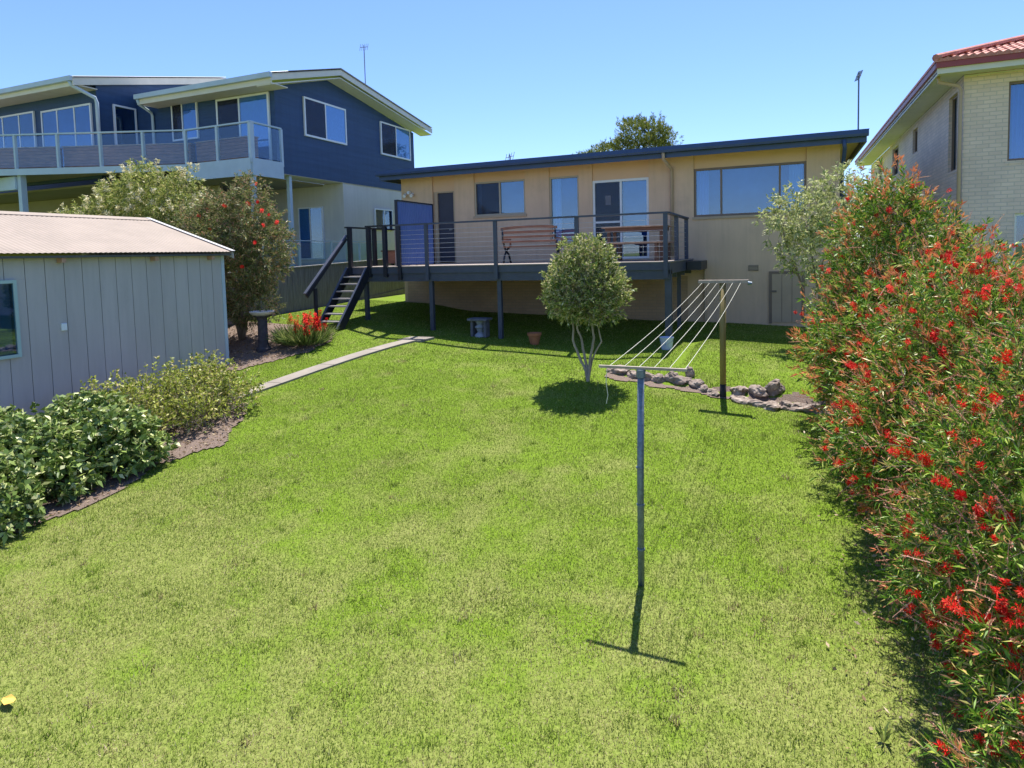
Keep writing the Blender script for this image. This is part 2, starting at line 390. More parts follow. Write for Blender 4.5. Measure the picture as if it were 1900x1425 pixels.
ys = np.unique(np.concatenate([np.linspace(-900, 0, 14), np.arange(0, 20, .25), np.linspace(20, 1200, 24)]))
grid(xs, ys, 'ground', 'lawn')

# edges of the beds
BED = [(3.0, -8.15), (4.2, -8.1), (4.8, -7.95), (5.4, -7.85), (6.2, -8.1), (6.6, -7.95), (7.0, -7.7), (7.6, -8.1), (8.1, -8.35), (8.45, -8.7), (8.7, -9.4), (8.8, -11)]
def in_bed(x, y):
    ex = np.interp(y, [p[0] for p in BED], [p[1] for p in BED]) + .03*np.sin(y*9)
    return (x < ex) & (y < 8.8) & (x > -11.6)
BED2 = [(9.4, -10.9), (9.9, -10.45), (10.7, -10.1), (11.4, -9.75), (12.1, -9.75), (12.6, -10.0), (12.8, -10.6)]
def in_bed2(x, y):
    ex = np.interp(y, [p[0] for p in BED2], [p[1] for p in BED2]) + .03*np.sin(y*9)
    return (x < ex) & (y > 9.4) & (y < 12.8) & (x > -13.3)
PATH = [(-9.32, 8.3), (-9.15, 9.0), (-8.85, 10.2), (-8.55, 11.4), (-8.22, 12.7), (-8.0, 13.6), (-7.9, 14.6)]
def path_d(x, y):
    px = np.interp(y, [p[1] for p in PATH], [p[0] for p in PATH]); return np.abs(x-px)
grid(np.arange(-11.6, -7.4, .06), np.arange(2.5, 8.9, .06), 'soil', 'mulch', .018, lambda x, y: in_bed(x, y))
grid(np.arange(-13.3, -9.5, .07), np.arange(9.4, 12.9, .07), 'soil', 'mulch', .018, lambda x, y: in_bed2(x, y))
def in_strip(x, y):
    rl = 11.52-.20*(x+2.9)
    return (np.abs(y-rl-.04*np.sin(x*7)) < .15+.04*np.sin(x*11)) & (x > -3.05) & (x < 1.5)
grid(np.arange(-3.1, 1.6, .05), np.arange(9.9, 12.1, .05), 'soil', 'mulch', .018, lambda x, y: in_strip(x, y))
pb = MB()
pth = []
for i, y in enumerate(np.arange(8.3, 13.5, .15)):
    x = float(np.interp(y, [p[1] for p in PATH], [p[0] for p in PATH])); pth.append((x, y))
for i in range(len(pth)-1):
    (xa, ya), (xb, yb) = pth[i], pth[i+1]
    hw = .18 + (.14 if ya > 12.9 else 0)
    if i % 8 == 7: xb, yb = xa+(xb-xa)*.9, ya+(yb-ya)*.9
    za, zb = G(xa, ya)+.03, G(xb, yb)+.03
    pb.add([(xa-hw, ya, za), (xa+hw, ya, za), (xb+hw, yb, zb), (xb-hw, yb, zb), (xa-hw, ya, za-.15), (xa+hw, ya, za-.15), (xb+hw, yb, zb-.15), (xb-hw, yb, zb-.15)],
           [(0, 1, 2, 3), (0, 3, 7, 4), (1, 5, 6, 2), (0, 4, 5, 1), (3, 2, 6, 7)])
pb.build('path', 'concrete')['kind'] = 'structure'

# grass blades
def vnoise(x, y, s, seed):
    r = np.random.default_rng(seed); T = r.random((64, 64)); x = x*s; y = y*s
    xi = np.floor(x).astype(int); yi = np.floor(y).astype(int); fx = x-xi; fy = y-yi
    fx = fx*fx*(3-2*fx); fy = fy*fy*(3-2*fy)
    a = T[xi % 64, yi % 64]; b = T[(xi+1) % 64, yi % 64]; c = T[xi % 64, (yi+1) % 64]; d = T[(xi+1) % 64, (yi+1) % 64]
    return (a*(1-fx)+b*fx)*(1-fy)+(c*(1-fx)+d*fx)*fy
def blades():
    Vs = []; Ts = []
    for (y0, y1, x0, x1, dens, L, W) in ((.4, 4.5, -8.3, 2.6, 9000, .032, .0055), (4.5, 7.5, -8.9, 2.6, 7500, .031, .0065), (7.5, 11, -11.6, 2.8, 5200, .030, .008), (11, 18, -13, 3, 2600, .030, .012)):
        n = int(dens*(y1-y0)*(x1-x0)); x = rng.uniform(x0, x1, n); y = rng.uniform(y0, y1, n)
        # only where the garden can be seen from round about the viewpoint
        dist = -x*math.sin(yaw)+y*math.cos(yaw); sx = x*math.cos(yaw)+y*math.sin(yaw)
        jx = x+np.abs(rng.normal(0, .085, n))
        k = (np.abs(sx) < dist*1.0+1.6) & ~in_bed(jx, y) & ~in_bed2(jx, y) & ~(in_strip(x, y) & (rng.random(n) < .8)) & ~((path_d(x, y) < .19) & (y < 13.5) & (y > 8.2))
        x, y = x[k], y[k]; n = len(x)
        nz = .16*vnoise(x+40, y+40, .8, 1)+.22*vnoise(x+40, y+40, 2.2, 2)+.28*vnoise(x+40, y+40, 6, 3)+.34*vnoise(x+40, y+40, 17, 4)
        near = np.clip((9.5-y)/6, 0, 1); bare = sm(.30, 1.1, x)*sm(8.5, 5, y)
        bare = np.maximum(bare, .9*sm(.0, .8, x)*sm(9.5, 10.5, y)*sm(13, 11.5, y))
        pdry = np.clip((nz-.53+.05*near)*3.6, 0, .6)*(.12+.88*near)+.03+.20*near+.45*bare
        t = np.where(rng.random(n) < pdry, rng.uniform(.75, 1, n), rng.uniform(0, .2, n)+.2*pdry)
        th = rng.uniform(0, 2*np.pi, n); lean = rng.uniform(.1, 1.15, n)*(1+.3*(t > .5))
        l = L*rng.uniform(.5, 1.25, n)*(.8+.5*vnoise(x+9, y+9, 1.7, 5))*(1-.3*(t > .5))
        D = np.stack([np.cos(th)*np.sin(lean), np.sin(th)*np.sin(lean), np.cos(lean)], -1)
        S = np.stack([-np.sin(th+rng.normal(0, .7, n)), np.cos(th), np.zeros(n)], -1)
        P = np.stack([x, y, gz(x, y)-.002], -1); ww = (W*rng.uniform(.6, 1.2, n))[:, None]
        V = np.empty((n, 3, 3)); V[:, 0] = P-S*ww*.5; V[:, 1] = P+S*ww*.5; V[:, 2] = P+D*l[:, None]
        Vs.append(V.reshape(-1, 3)); Ts.append(t)
    for _ in range(420):
        cy = rng.uniform(2, 12); cx = rng.uniform(-8.5, 1.5)
        if in_bed(np.array([cx]), np.array([cy]))[0]: continue
        n = int(rng.integers(14, 40)); rr = rng.uniform(.02, .07)
        x = cx+rng.normal(0, rr, n); y = cy+rng.normal(0, rr, n); th = rng.uniform(0, 6.28, n); ln = rng.uniform(.1, .8, n)
        D = np.stack([np.cos(th)*np.sin(ln), np.sin(th)*np.sin(ln), np.cos(ln)], -1); S = np.stack([-np.sin(th), np.cos(th), np.zeros(n)], -1)
        P = np.stack([x, y, gz(x, y)-.002], -1); V = np.empty((n, 3, 3)); V[:, 0] = P-S*.004; V[:, 1] = P+S*.004; V[:, 2] = P+D*rng.uniform(.035, .065, n)[:, None]
        Vs.append(V.reshape(-1, 3)); Ts.append(np.full(n, rng.choice([0., 0., .1, .9])))
    o = npmesh('grass', np.concatenate(Vs), 3, 'blades', tone=np.concatenate(Ts))
    tag(o, 'short mown lawn grass, green with straw coloured dry patches', 'grass', kind='stuff')
blades()

# ------------------------------------------------------------------ windows and doors
def pleats(mb, x0, x1, y, z0, z1, n=10, d=.03):
    pts = [(x0+(x1-x0)*i/(n*4), y+d*math.sin(i*math.pi/2)) for i in range(n*4+1)]
    for (a, b), (c, e) in zip(pts, pts[1:]): mb.quad((a, b, z0), (c, e, z0), (c, e, z1), (a, b, z1))
def window(parent, name, X0, X1, Z0, Z1, plane, off, frame='white_alu', fw=.05, mull=(), hbar=(), back='dark_room', curtains=(), dark=(), glass='glass', depth=.14, label=None, sill=None, proud=.012, flat=False, screens=()):
    """flat window in plane 'y' (faces -Y) or 'x' (faces +X when s=1, -X when s=-1); axis coords X0..X1 along the wall"""
    def BX(mb, a, b, d0, d1, z0, z1):
        if plane == 'y': mb.box(a, b, off+d0, off+d1, z0, z1)
        else:
            s = 1 if plane == '+x' else -1
            e0, e1 = sorted((off-s*d0, off-s*d1)); mb.box(e0, e1, a, b, z0, z1)
    f = MB(); fb_ = -.002 if flat else .07
    if flat: proud = .062
    BX(f, X0, X1, -proud, fb_, Z0, Z0+fw); BX(f, X0, X1, -proud, fb_, Z1-fw, Z1)
    BX(f, X0, X0+fw, -proud, fb_, Z0+fw, Z1-fw); BX(f, X1-fw, X1, -proud, fb_, Z0+fw, Z1-fw)
    for m_ in mull: BX(f, m_-fw*.45, m_+fw*.45, -proud+.004, fb_-.004, Z0+fw, Z1-fw)
    for (a, b, h) in hbar: BX(f, a, b, -proud+.007, fb_-.008, h-fw*.4, h+fw*.4)
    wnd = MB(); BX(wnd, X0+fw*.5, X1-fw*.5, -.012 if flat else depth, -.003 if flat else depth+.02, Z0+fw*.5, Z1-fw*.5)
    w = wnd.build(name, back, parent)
    if label: w['label'] = label
    f.build('frame', frame, w)
    g = MB(); BX(g, X0+fw*.6, X1-fw*.6, -.046 if flat else .030, -.043 if flat else .034, Z0+fw*.6, Z1-fw*.6); g.build('pane', glass, w)
    for (a, b) in screens:
        q = MB(); BX(q, a, b, -.054 if flat else .018, -.052 if flat else .020, Z0+fw*.9, Z1-fw*.9); q.build('flyscreen', 'flyscreen', w)
    for (a, b, c) in curtains:
        cm = MB()
        if plane == 'y': pleats(cm, a, b, off-.026 if flat else off+.085, Z0+fw, Z1-fw, max(2, int((b-a)/.07)), .010 if flat else .018)
        else:
            s = 1 if plane == '+x' else -1
            BX(cm, a, b, -.03 if flat else .08, -.02 if flat else .10, Z0+fw, Z1-fw)
        cm.build('curtain', c, w)
    if sill:
        s_ = MB(); BX(s_, X0-.04, X1+.04, -.09, -.053, Z0-.07, Z0-.003); s_.build('sill', sill, w)
    return w
def corrugated(mb, x0, x1, y0, y1, zf, axis='y', pitch=.076, amp=.009, th=None, step=6):
    """sheet over x0..x1,y0..y1 with height zf(x,y); ribs repeat along `axis`"""
    L = (y1-y0) if axis == 'y' else (x1-x0); n = int(L/pitch*step)
    vs = []
    for i in range(n+1):
        t = i/n; h = amp*math.sin(i*2*math.pi/step)
        for j in range(2):
            x, y = (x0+(x1-x0)*j, y0+(y1-y0)*t) if axis == 'y' else (x0+(x1-x0)*t, y0+(y1-y0)*j)
            vs.append((x, y, zf(x, y)+h))
    mb.add(vs, [(2*i, 2*i+1, 2*i+3, 2*i+2) for i in range(n)])

# ------------------------------------------------------------------ the tan house
hs = thing('house', 'single storey tan rendered house with flat navy-edged roof behind the raised deck', 'house', (-5, 18, 1))
def lp(o, root):      # keep world coordinates under an Empty that stands at its own base
    o.matrix_parent_inverse = Matrix.Translation(root.location).inverted()
def adopt(root):
    for c in root.children: c.matrix_parent_inverse = Matrix.Translation(root.location).inverted()
HX0, HX1, YW = -11.42, 1.22, 18.0
ops = [(-10.28, -9.5, 2.79, 5.02), (-8.82, -7.14, 4.2, 5.23), (-6.38, -5.48, 3.3, 5.22), (-5.08, -3.48, 2.79, 5.03), (-2.28, .47, 3.88, 5.16)]
wl = MB(); x = HX0
for a, b, z0, z1 in ops:
    wl.box(x, a, YW, YW+.22, .5, 5.56); x = b
    wl.box(a, b, YW, YW+.22, .5, z0-.001)
wl.box(x, HX1, YW, YW+.22, .5, 5.56)
wl.box(HX0, HX0+.22, YW+.22, YW+9, .5, 5.56); wl.box(HX1-.22, HX1, YW+.22, YW+9, .5, 5.56); wl.box(HX0, HX1, YW+9, YW+9.2, .5, 5.56)
wl.build('wall', 'tan_render', hs)
lb = MB()
for a, b, z0, z1 in ops: lb.box(a+.002, b-.002, YW+.05, YW+.2, z1, 5.56)
o = lb.build('lintel_panel', 'tan_panel', hs)
bb = MB()
bb.box(-11.3, -2.45, YW-.012, YW-.001, .6, 2.3)
bb.build('brick_base', 'tan_brick', hs)
window(hs, 'window', -8.82, -7.14, 4.2, 5.23, 'y', YW+.05, 'cream_alu', .05, (-7.98,), curtains=((-8.74, -8.62, 'curtain'),), back='reflection_blue', sill='tan_trim', label='two pane sliding window with cream frame', screens=((-8.77, -8.0),))
window(hs, 'window', -6.38, -5.48, 3.3, 5.22, 'y', YW+.05, 'cream_alu', .05, (), curtains=((-6.3, -6.05, 'curtain'),), back='reflection_blue', label='tall narrow glazed panel with a white curtain', sill='tan_trim')
window(hs, 'window', -2.28, .47, 3.88, 5.16, 'y', YW+.05, 'brown_alu', .055, (-1.58, -.15), curtains=((-2.2, -1.9, 'blue_curtain'), (.07, .4, 'curtain')), back='reflection_blue', label='wide three pane living room window with curtains at both ends', sill='tan_trim')
w_ = window(hs, 'sliding_door', -5.08, -3.48, 2.8, 5.03, 'y', YW+.05, 'white_alu', .065, (-4.27,), screens=((-5.01, -4.30),), hbar=((-5.02, -4.3, 3.85),), back='dark_room', label='white framed glazed sliding door')
pn = MB(); pn.box(-4.2, -3.56, YW+.15, YW+.17, 3.4, 4.94); pn.build('curtain', 'reflection_blue', w_)  # flat panel in the painted reflection blue behind the right pane
pn = MB(); pn.box(-4.72, -4.56, YW+.07, YW+.078, 4.33, 4.6); pn.build('notice', 'curtain', w_)
dr = MB(); dr.box(-10.12, -9.56, YW+.08, YW+.12, 2.82, 4.98); d_ = dr.build('door', 'dark_door', hs); d_['label'] = 'plain dark flush door'
df = MB(); df.box(-10.22, -10.12, YW+.03, YW+.12, 2.79, 5.02); df.box(-9.56, -9.50, YW+.03, YW+.12, 2.79, 5.02); df.box(-10.12, -9.56, YW+.03, YW+.12, 4.98, 5.02)
df.box(-10.28, -10.22, YW+.06, YW+.2, 2.79, 5.02); df.build('frame', 'tan_trim', d_)
dh = MB(); dh.tube([(-9.64, YW+.08, 3.82), (-9.64, YW+.03, 3.82), (-9.74, YW+.03, 3.82)], .012); dh.build('handle', 'wire', d_)
ht = MB(); ht.box(-.33, .37, YW-.03, YW-.002, 1.08, 2.33); h_ = ht.build('hatch_door', 'tan_trim', hs)
for k in range(3): pass
hf = MB(); hf.box(-.40, -.33, YW-.035, YW-.001, 1.05, 2.40); hf.box(-.33, .37, YW-.035, YW-.001, 2.33, 2.40); hf.box(.37, .44, YW-.035, YW-.001, 1.05, 2.40); hf.build('frame', 'brown_alu', h_)
hh = MB(); hh.box(-.36, -.22, YW-.05, YW-.032, 1.86, 1.91); hh.build('hinge', 'vent_metal', h_)
hb = MB()
for xx in (-.10, .14): hb.box(xx, xx+.012, YW-.034, YW-.028, 1.1, 2.3)
hb.build('groove', 'brown_alu', h_)
vt = MB(); vt.box(-.90, -.66, YW-.02, YW-.001, 2.42, 2.57); v_ = vt.build('vent', 'vent_metal', hs)
vs_ = MB()
for k in range(4): vs_.box(-.89, -.67, YW-.03, YW-.021, 2.435+.035*k, 2.452+.035*k)
vs_.build('grille', 'tan_trim', v_)
# roof
RZ = 5.70
rf = MB(); corrugated(rf, -11.85, 1.78, 17.25, 27.6, lambda x, y: 5.70+(y-17.25)*.02, 'x'); rf.build('roof', 'navy_metal', hs)
sf = MB(); sf.box(-11.75, 1.68, 17.38, 27.4, 5.561, 5.60); sf.build('soffit', 'soffit_tan', hs)
fc = MB(); fc.box(-11.8, 1.72, 17.34, 17.375, 5.42, 5.66); fc.box(1.69, 1.735, 17.38, 27.5, 5.42, 5.68); fc.box(-11.82, -11.78, 17.38, 27.5, 5.42, 5.68); fc.build('fascia', 'navy_metal', hs)
gt = MB(); gt.prism([(17.20, 5.70), (17.185, 5.60), (17.20, 5.545), (17.33, 5.545), (17.33, 5.69), (17.30, 5.69), (17.30, 5.57), (17.22, 5.57), (17.22, 5.70)], 'x', -11.85, 1.76); gt.build('gutter', 'navy_metal', hs)
dp = MB(); dp.tube([(-2.95, 17.26, 5.56), (-2.95, 17.27, 5.38), (-2.85, 17.9, 5.2), (-2.85, 17.95, 5.1), (-2.85, 17.95, 2.85)], .045, 10); dp.build('downpipe', 'tan_trim', hs, smooth=True)
dp = MB(); dp.tube([(1.25, 17.26, 5.5), (1.27, 17.3, 5.3), (1.27, 18.1, 4.8), (1.27, 18.1, 1.0)], .045, 10); dp.build('downpipe', 'navy_metal', hs, smooth=True)
dp = MB(); dp.tube([(-2.0, 17.95, 2.6), (-2.0, 17.95, 1.1)], .03, 8); dp.build('waste_pipe', 'tan_trim', hs)
pl = MB(); pl.lathe([(.09, 0), (.12, .03), (.12, .05), (.05, .09)], (-4.6, 17.6, 5.46), 14); pl.build('ceiling_light', 'white_alu', hs)
fl = MB(); fl.tube([(-11.1, 17.98, 5.05), (-11.1, 17.88, 5.05)], .05, 10); fl.tube([(-11.25, 17.95, 5.0), (-11.2, 17.8, 4.93)], .05, 10); fl.tube([(-10.98, 17.95, 5.0), (-10.95, 17.8, 4.93)], .05, 10); fl.build('security_light', 'white_alu', hs)
adopt(hs)

# ------------------------------------------------------------------ raised deck
dk = thing('deck', 'raised timber deck with slate blue rails, wires and steep stairs along the tan house', 'deck', (-6.5, 16, 1))
DX0, DX1, DY0, DZ = -10.78, -2.30, 14.2, 2.77
for z_ in ():
    pass
fb = MB(); y = DY0-.02; k = 0
while y < 17.96:
    fb.box(DX0-.02, DX1+.02, y, min(y+.086, 17.97), DZ-.022, DZ); y += .092
fb.build('floor', 'deck_boards', dk)
fs = MB(); fs.box(DX0, DX1, DY0, DY0+.04, 2.585, 2.746); fs.build('fascia', 'slate_paint', dk)
fs = MB(); fs.box(DX0+.02, DX1-.02, DY0+.042, DY0+.10, 2.38, 2.584); fs.build('bearer', 'slate_paint', dk)
fs = MB(); fs.box(DX1-.04, DX1, DY0+.042, 17.96, 2.50, 2.746); fs.box(DX0, DX0+.04, DY0+.042, 17.96, 2.50, 2.746)
for yy in (15.4, 16.7, 17.9): fs.box(DX0+.05, DX1-.05, yy, yy+.05, 2.38, 2.52)
fs.build('joist', 'slate_paint', dk)
bk = MB(); bk.box(-2.28, -1.93, 16.6, 17.9, 2.50, 2.72); bk.build('side_beam', 'black_paint', dk)
for px_ in (-8.31, -6.41, -10.3):
    p_ = MB(); p_.box(px_-.05, px_+.05, DY0+.11, DY0+.21, G(px_, DY0)-.1, 2.58); p_.build('post', 'slate_paint', dk)
p_ = MB(); p_.box(-2.44, -2.30, DY0+.11, DY0+.25, G(-2.35, DY0)-.1, 2.58); p_.build('post', 'slate_paint', dk)
for px_ in (-2.5,):
    p_ = MB(); p_.box(px_-.045, px_+.045, 16.72, 16.81, 1.0, 2.39); p_.build('post', 'slate_paint', dk)
RP = [-9.12, -8.31, -6.41, -4.38, -2.39]
for x_ in RP:
    p_ = MB(); p_.box(x_-.045, x_+.045, DY0-.06, DY0-.002, 2.42, 3.80); o = p_.build('rail_post', 'slate_paint' if x_ > -9 else 'black_paint', dk)
for x_, y_ in ((-10.66, DY0), (-10.06, DY0), (-9.56, DY0), (-10.72, 15.4), (-10.72, 16.7), (-10.72, 17.85)):
    p_ = MB(); p_.box(x_-.05, x_+.05, y_-.055, y_+.045, 2.5 if y_ == DY0 else 2.772, 3.80); p_.build('rail_post', 'black_paint', dk)
for y_ in (15.55, 17.2):
    p_ = MB(); p_.box(-2.37-.045, -2.37+.045, y_-.045, y_+.045, 2.772, 3.80); p_.build('rail_post', 'slate_paint', dk)
hr = MB(); hr.box(-9.2, -2.33, DY0-.075, DY0+.045, 3.802, 3.84); hr.box(-2.43, -2.31, DY0+.046, 17.3, 3.802, 3.84); hr.build('handrail', 'slate_paint', dk)
hr = MB(); hr.box(-10.12, -9.21, DY0-.075, DY0+.045, 3.802, 3.842); hr.box(-10.78, -10.66, DY0-.06, 17.9, 3.802, 3.842); hr.build('handrail', 'black_paint', dk)
for k in range(8):
    z = 2.87+k*.115
    wv = MB(); wv.tube([(-9.12, DY0-.03, z), (-2.39, DY0-.03, z)], .0042, 5); wv.build('wire', 'wire', dk)
for k in range(8):
    z = 2.87+k*.115
    wv = MB(); wv.tube([(-2.37, DY0, z), (-2.37, 17.2, z)], .0035, 5); wv.build('wire', 'wire', dk)
# stairs
gzb = 1.33
st = MB()
SX0, SX1 = -10.70, -10.08
YB, YT = 12.86, 14.17
for xx in (SX0, SX1):
    st = MB(); st.prism([(YB-.10, gzb-.06), (YB+.18, gzb-.06), (YT+.0, 2.50), (YT+.0, 2.74), (YT-.10, 2.74)], 'x', xx-.025, xx+.025); st.build('stringer', 'black_paint', dk)
    t_ = MB(); t_.beam((xx, YB-.10, gzb-.04), (xx, YT-.10, 2.765), .055, .02, (0, 0, 1)); t_.build('stringer_cap', 'slate_paint', dk)
for k in range(7):
    t = (k+.75)/8; z = gzb+(2.76-gzb)*t; y = YB+(YT-YB)*t
    tr = MB(); tr.box(SX0+.026, SX1-.026, y-.08, y+.14, z-.035, z); tr.build('tread', 'fence_cap', dk)
nw = MB(); nw.box(SX0-.08, SX0-.005-.03, YB-.05, YB+.05, gzb-.15, 2.28); nw.build('rail_post', 'black_paint', dk)
nh = MB(); nh.beam((SX0-.06, YB-.38, 2.17), (SX0-.06, YT+.02, 3.62), .085, .035); nh.build('handrail', 'slate_paint', dk)
nh = MB(); nh.beam((SX0-.06, YB-.32, 2.10), (SX0-.06, YT+.0, 3.53), .04, .09); nh.build('stair_rail', 'black_paint', dk)
adopt(dk)

# privacy screen, corrugated steel
ps = thing('privacy_screen', 'blue ribbed steel privacy screen standing on the deck', 'screen', (-9.15, 15, DZ))
pm = MB(); n = 120
pts = []
for i in range(n+1):
    y = 14.24+1.8*i/n; pts.append((y, .012*(1 if (i % 6) < 3 else -1)))
for (a, da), (b, db) in zip(pts, pts[1:]): pm.quad((-9.2+da, a, 2.80), (-9.2+db, b, 2.80), (-9.2+db, b, 4.44), (-9.2+da, a, 4.44))
pm.build('sheet', 'navy_panel', ps)
pf = MB(); pf.box(-9.235, -9.165, 14.2, 14.235, 2.775, 4.47); pf.box(-9.235, -9.165, 16.045, 16.08, 2.775, 4.47); pf.box(-9.235, -9.165, 14.235, 16.045, 4.445, 4.475); pf.build('frame', 'black_paint', ps)
adopt(ps)

# ------------------------------------------------------------------ deck furniture
def bench(label, x0, x1, y, z, back=+1, m='teak', hgt=.95, group=None):
    b = thing('garden_bench', label, 'bench', ((x0+x1)/2, y, z), group)
    W = x1-x0; h = W/2
    for k in range(4):
        s = MB(); s.box(-h+.04, h-.04, -.22+.115*k, -.13+.115*k, .42, .445); s.build('seat_slat', m, b)
    yb = .26*back
    for k in range(3):
        s = MB(); s.box(-h+.03, h-.03, yb-.012, yb+.012, .54+.12*k, .61+.12*k); s.build('back_slat', m, b)
    tr = MB(); n = 10
    for i in range(n):
        u0, u1 = -1+2*i/n, -1+2*(i+1)/n
        a0, a1 = hgt-.03-.05*u0*u0, hgt-.03-.05*u1*u1
        tr.add([(u0*h, yb-.02, a0-.07), (u1*h, yb-.02, a1-.07), (u1*h, yb-.02, a1), (u0*h, yb-.02, a0), (u0*h, yb+.02, a0-.07), (u1*h, yb+.02, a1-.07), (u1*h, yb+.02, a1), (u0*h, yb+.02, a0)],
               [(0, 1, 2, 3), (7, 6, 5, 4), (3, 2, 6, 7), (0, 4, 5, 1)])
    tr.build('top_rail', m, b)
    for s_ in (-1, 1):
        l = MB(); X = s_*(h-.05)
        l.tube([(X, .24*back, 0), (X, .16*back, .2), (X, .0, .36), (X, -.2*back, .44)], .028, 8); l.tube([(X, -.26*back, 0), (X, -.14*back, .22), (X, .1*back, .36), (X, .25*back, .6), (X, .27*back, hgt-.1)], .028, 8)
        l.build('leg', 'black_paint', b, smooth=True)
        a = MB(); a.box(X-.03, X+.03, -.27, .25, .62, .65); a.box(X-.02, X+.02, -.25*back-.02, -.25*back+.02, .44, .62); a.build('armrest', m, b)
    return b
bench('brown slatted garden bench with curved top rail on the deck, back to the railing', -7.0, -5.42, 16.1, DZ, -1, m='brown_timber', hgt=1.02)
def table(label, x0, x1, y0, y1, z, h=.76):
    t = thing('outdoor_table', label, 'table', ((x0+x1)/2, (y0+y1)/2, z))
    X, Y = (x1-x0)/2, (y1-y0)/2
    for k in range(9):
        a = -Y+k*(2*Y/9)
        s = MB(); s.box(-X, X, a+.004, a+2*Y/9-.004, h-.03, h); s.build('slat', 'light_teak', t)
    s = MB(); s.box(-X+.08, X-.08, -Y+.06, -Y+.09, h-.12, h-.031); s.box(-X+.08, X-.08, Y-.09, Y-.06, h-.12, h-.031); s.box(-X+.08, -X+.11, -Y+.09, Y-.09, h-.12, h-.031); s.box(X-.11, X-.08, -Y+.09, Y-.09, h-.12, h-.031); s.build('apron', 'teak', t)
    for sx in (-1, 1):
        for sy in (-1, 1):
            l = MB(); l.box(sx*(X-.15)-.035, sx*(X-.15)+.035, sy*(Y-.15)-.035, sy*(Y-.15)+.035, 0, h-.031); l.build('leg', 'teak', t)
    return t
table('brown timber outdoor table at the right end of the deck', -4.15, -2.58, 15.45, 16.35, DZ, .84)
def chair(label, x, y, z, rz, m='teak', group=None):
    c = thing('outdoor_chair', label, 'chair', (x, y, z), group, rz)
    s = MB()
    for k in range(4): s.box(-.22, .22, -.22+.11*k, -.13+.11*k, .42, .44)
    s.build('seat', m, c)
    s = MB()
    for k in range(4): s.box(-.2, .2, .215, .235, .52+.11*k, .59+.11*k)
    s.build('backrest', m, c)
    for sx in (-1, 1):
        for sy in (-1, 1):
            l = MB(); l.box(sx*.2-.02, sx*.2+.02, sy*.215-.02+.01, sy*.215+.02+.01 if sy < 0 else .214, 0, .42 if sy < 0 else .98); l.build('leg', m, c)
    return c
def plank_seat(label, x0, x1, y, z):
    b = thing('bench_seat', label, 'bench', ((x0+x1)/2, y, z), 'backless benches at the deck table'); h = (x1-x0)/2
    for k in range(3):
        q = MB(); q.box(-h, h, -.15+.105*k, -.055+.105*k, .42, .45); q.build('seat_slat', 'light_teak', b)
    for sx in (-1, 1):
        l = MB(); l.box(sx*(h-.15)-.03, sx*(h-.15)+.03, -.13, .13, 0, .419); l.build('leg', 'teak', b)
plank_seat('low backless timber bench on the near side of the deck table', -4.15, -2.6, 15.1, DZ)
plank_seat('low backless timber bench between the deck table and the house wall', -4.15, -2.6, 16.75, DZ)
sb = thing('storage_bench', 'dark reddish timber box seat on the deck beside the stair top', 'bench', (-10.3, 15.9, DZ))
b_ = MB(); b_.box(-.34, .34, -.25, .25, .06, .40); b_.build('box', 'brown_timber', sb)
b_ = MB(); b_.box(-.37, .37, -.28, .28, .402, .44); b_.build('lid', 'teak', sb)
for sx in (-1, 1):
    for sy in (-1, 1):
        l = MB(); l.box(sx*.3-.03, sx*.3+.03, sy*.2-.03, sy*.2+.03, 0, .06); l.build('leg', 'black_paint', sb)
chair('small slatted folding chair beside the blue privacy screen', -9.62, 15.3, DZ, math.pi, 'fence_cap')

# ------------------------------------------------------------------ left house
lh = thing('house', 'two storey navy clad house with white framed windows and a glass balustraded upper deck', 'house', (-18, 19, 1.3))
XS = -14.9
# gable-end wall and front wall of the upper storey
w1 = MB()
w1.prism([(16.3, 5.78), (24.6, 5.78), (24.6, 8.36), (18.93, 9.30), (16.3, 8.50)], 'x', XS-.18, XS)
w1.box(-21.3, XS-.181, 16.3, 16.45, 5.9, 8.55)
w1.box(-44, -21.301, 14.86, 15.0, 5.9, 8.95)
w1.prism([(14.86, 5.9), (20.3, 5.9), (20.3, 10.25), (14.86, 8.96)], 'x', -21.3, -21.15)
w1.box(-44, -21.3, 20.0, 20.15, 5.9, 10.0)
w1.build('wall', 'navy_boards', lh)
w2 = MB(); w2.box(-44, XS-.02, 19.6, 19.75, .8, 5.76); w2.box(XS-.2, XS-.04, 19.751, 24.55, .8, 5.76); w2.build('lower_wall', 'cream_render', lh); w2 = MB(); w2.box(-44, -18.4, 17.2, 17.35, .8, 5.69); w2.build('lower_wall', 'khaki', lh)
us = MB(); us.box(XS-.9, XS-.01, 16.31, 24.55, 5.765, 5.779); us.build('underside', 'cream_render', lh)
us = MB(); us.box(-44, XS-.91, 15.1, 19.59, 5.70, 5.765); us.build('deck_underside', 'khaki', lh)
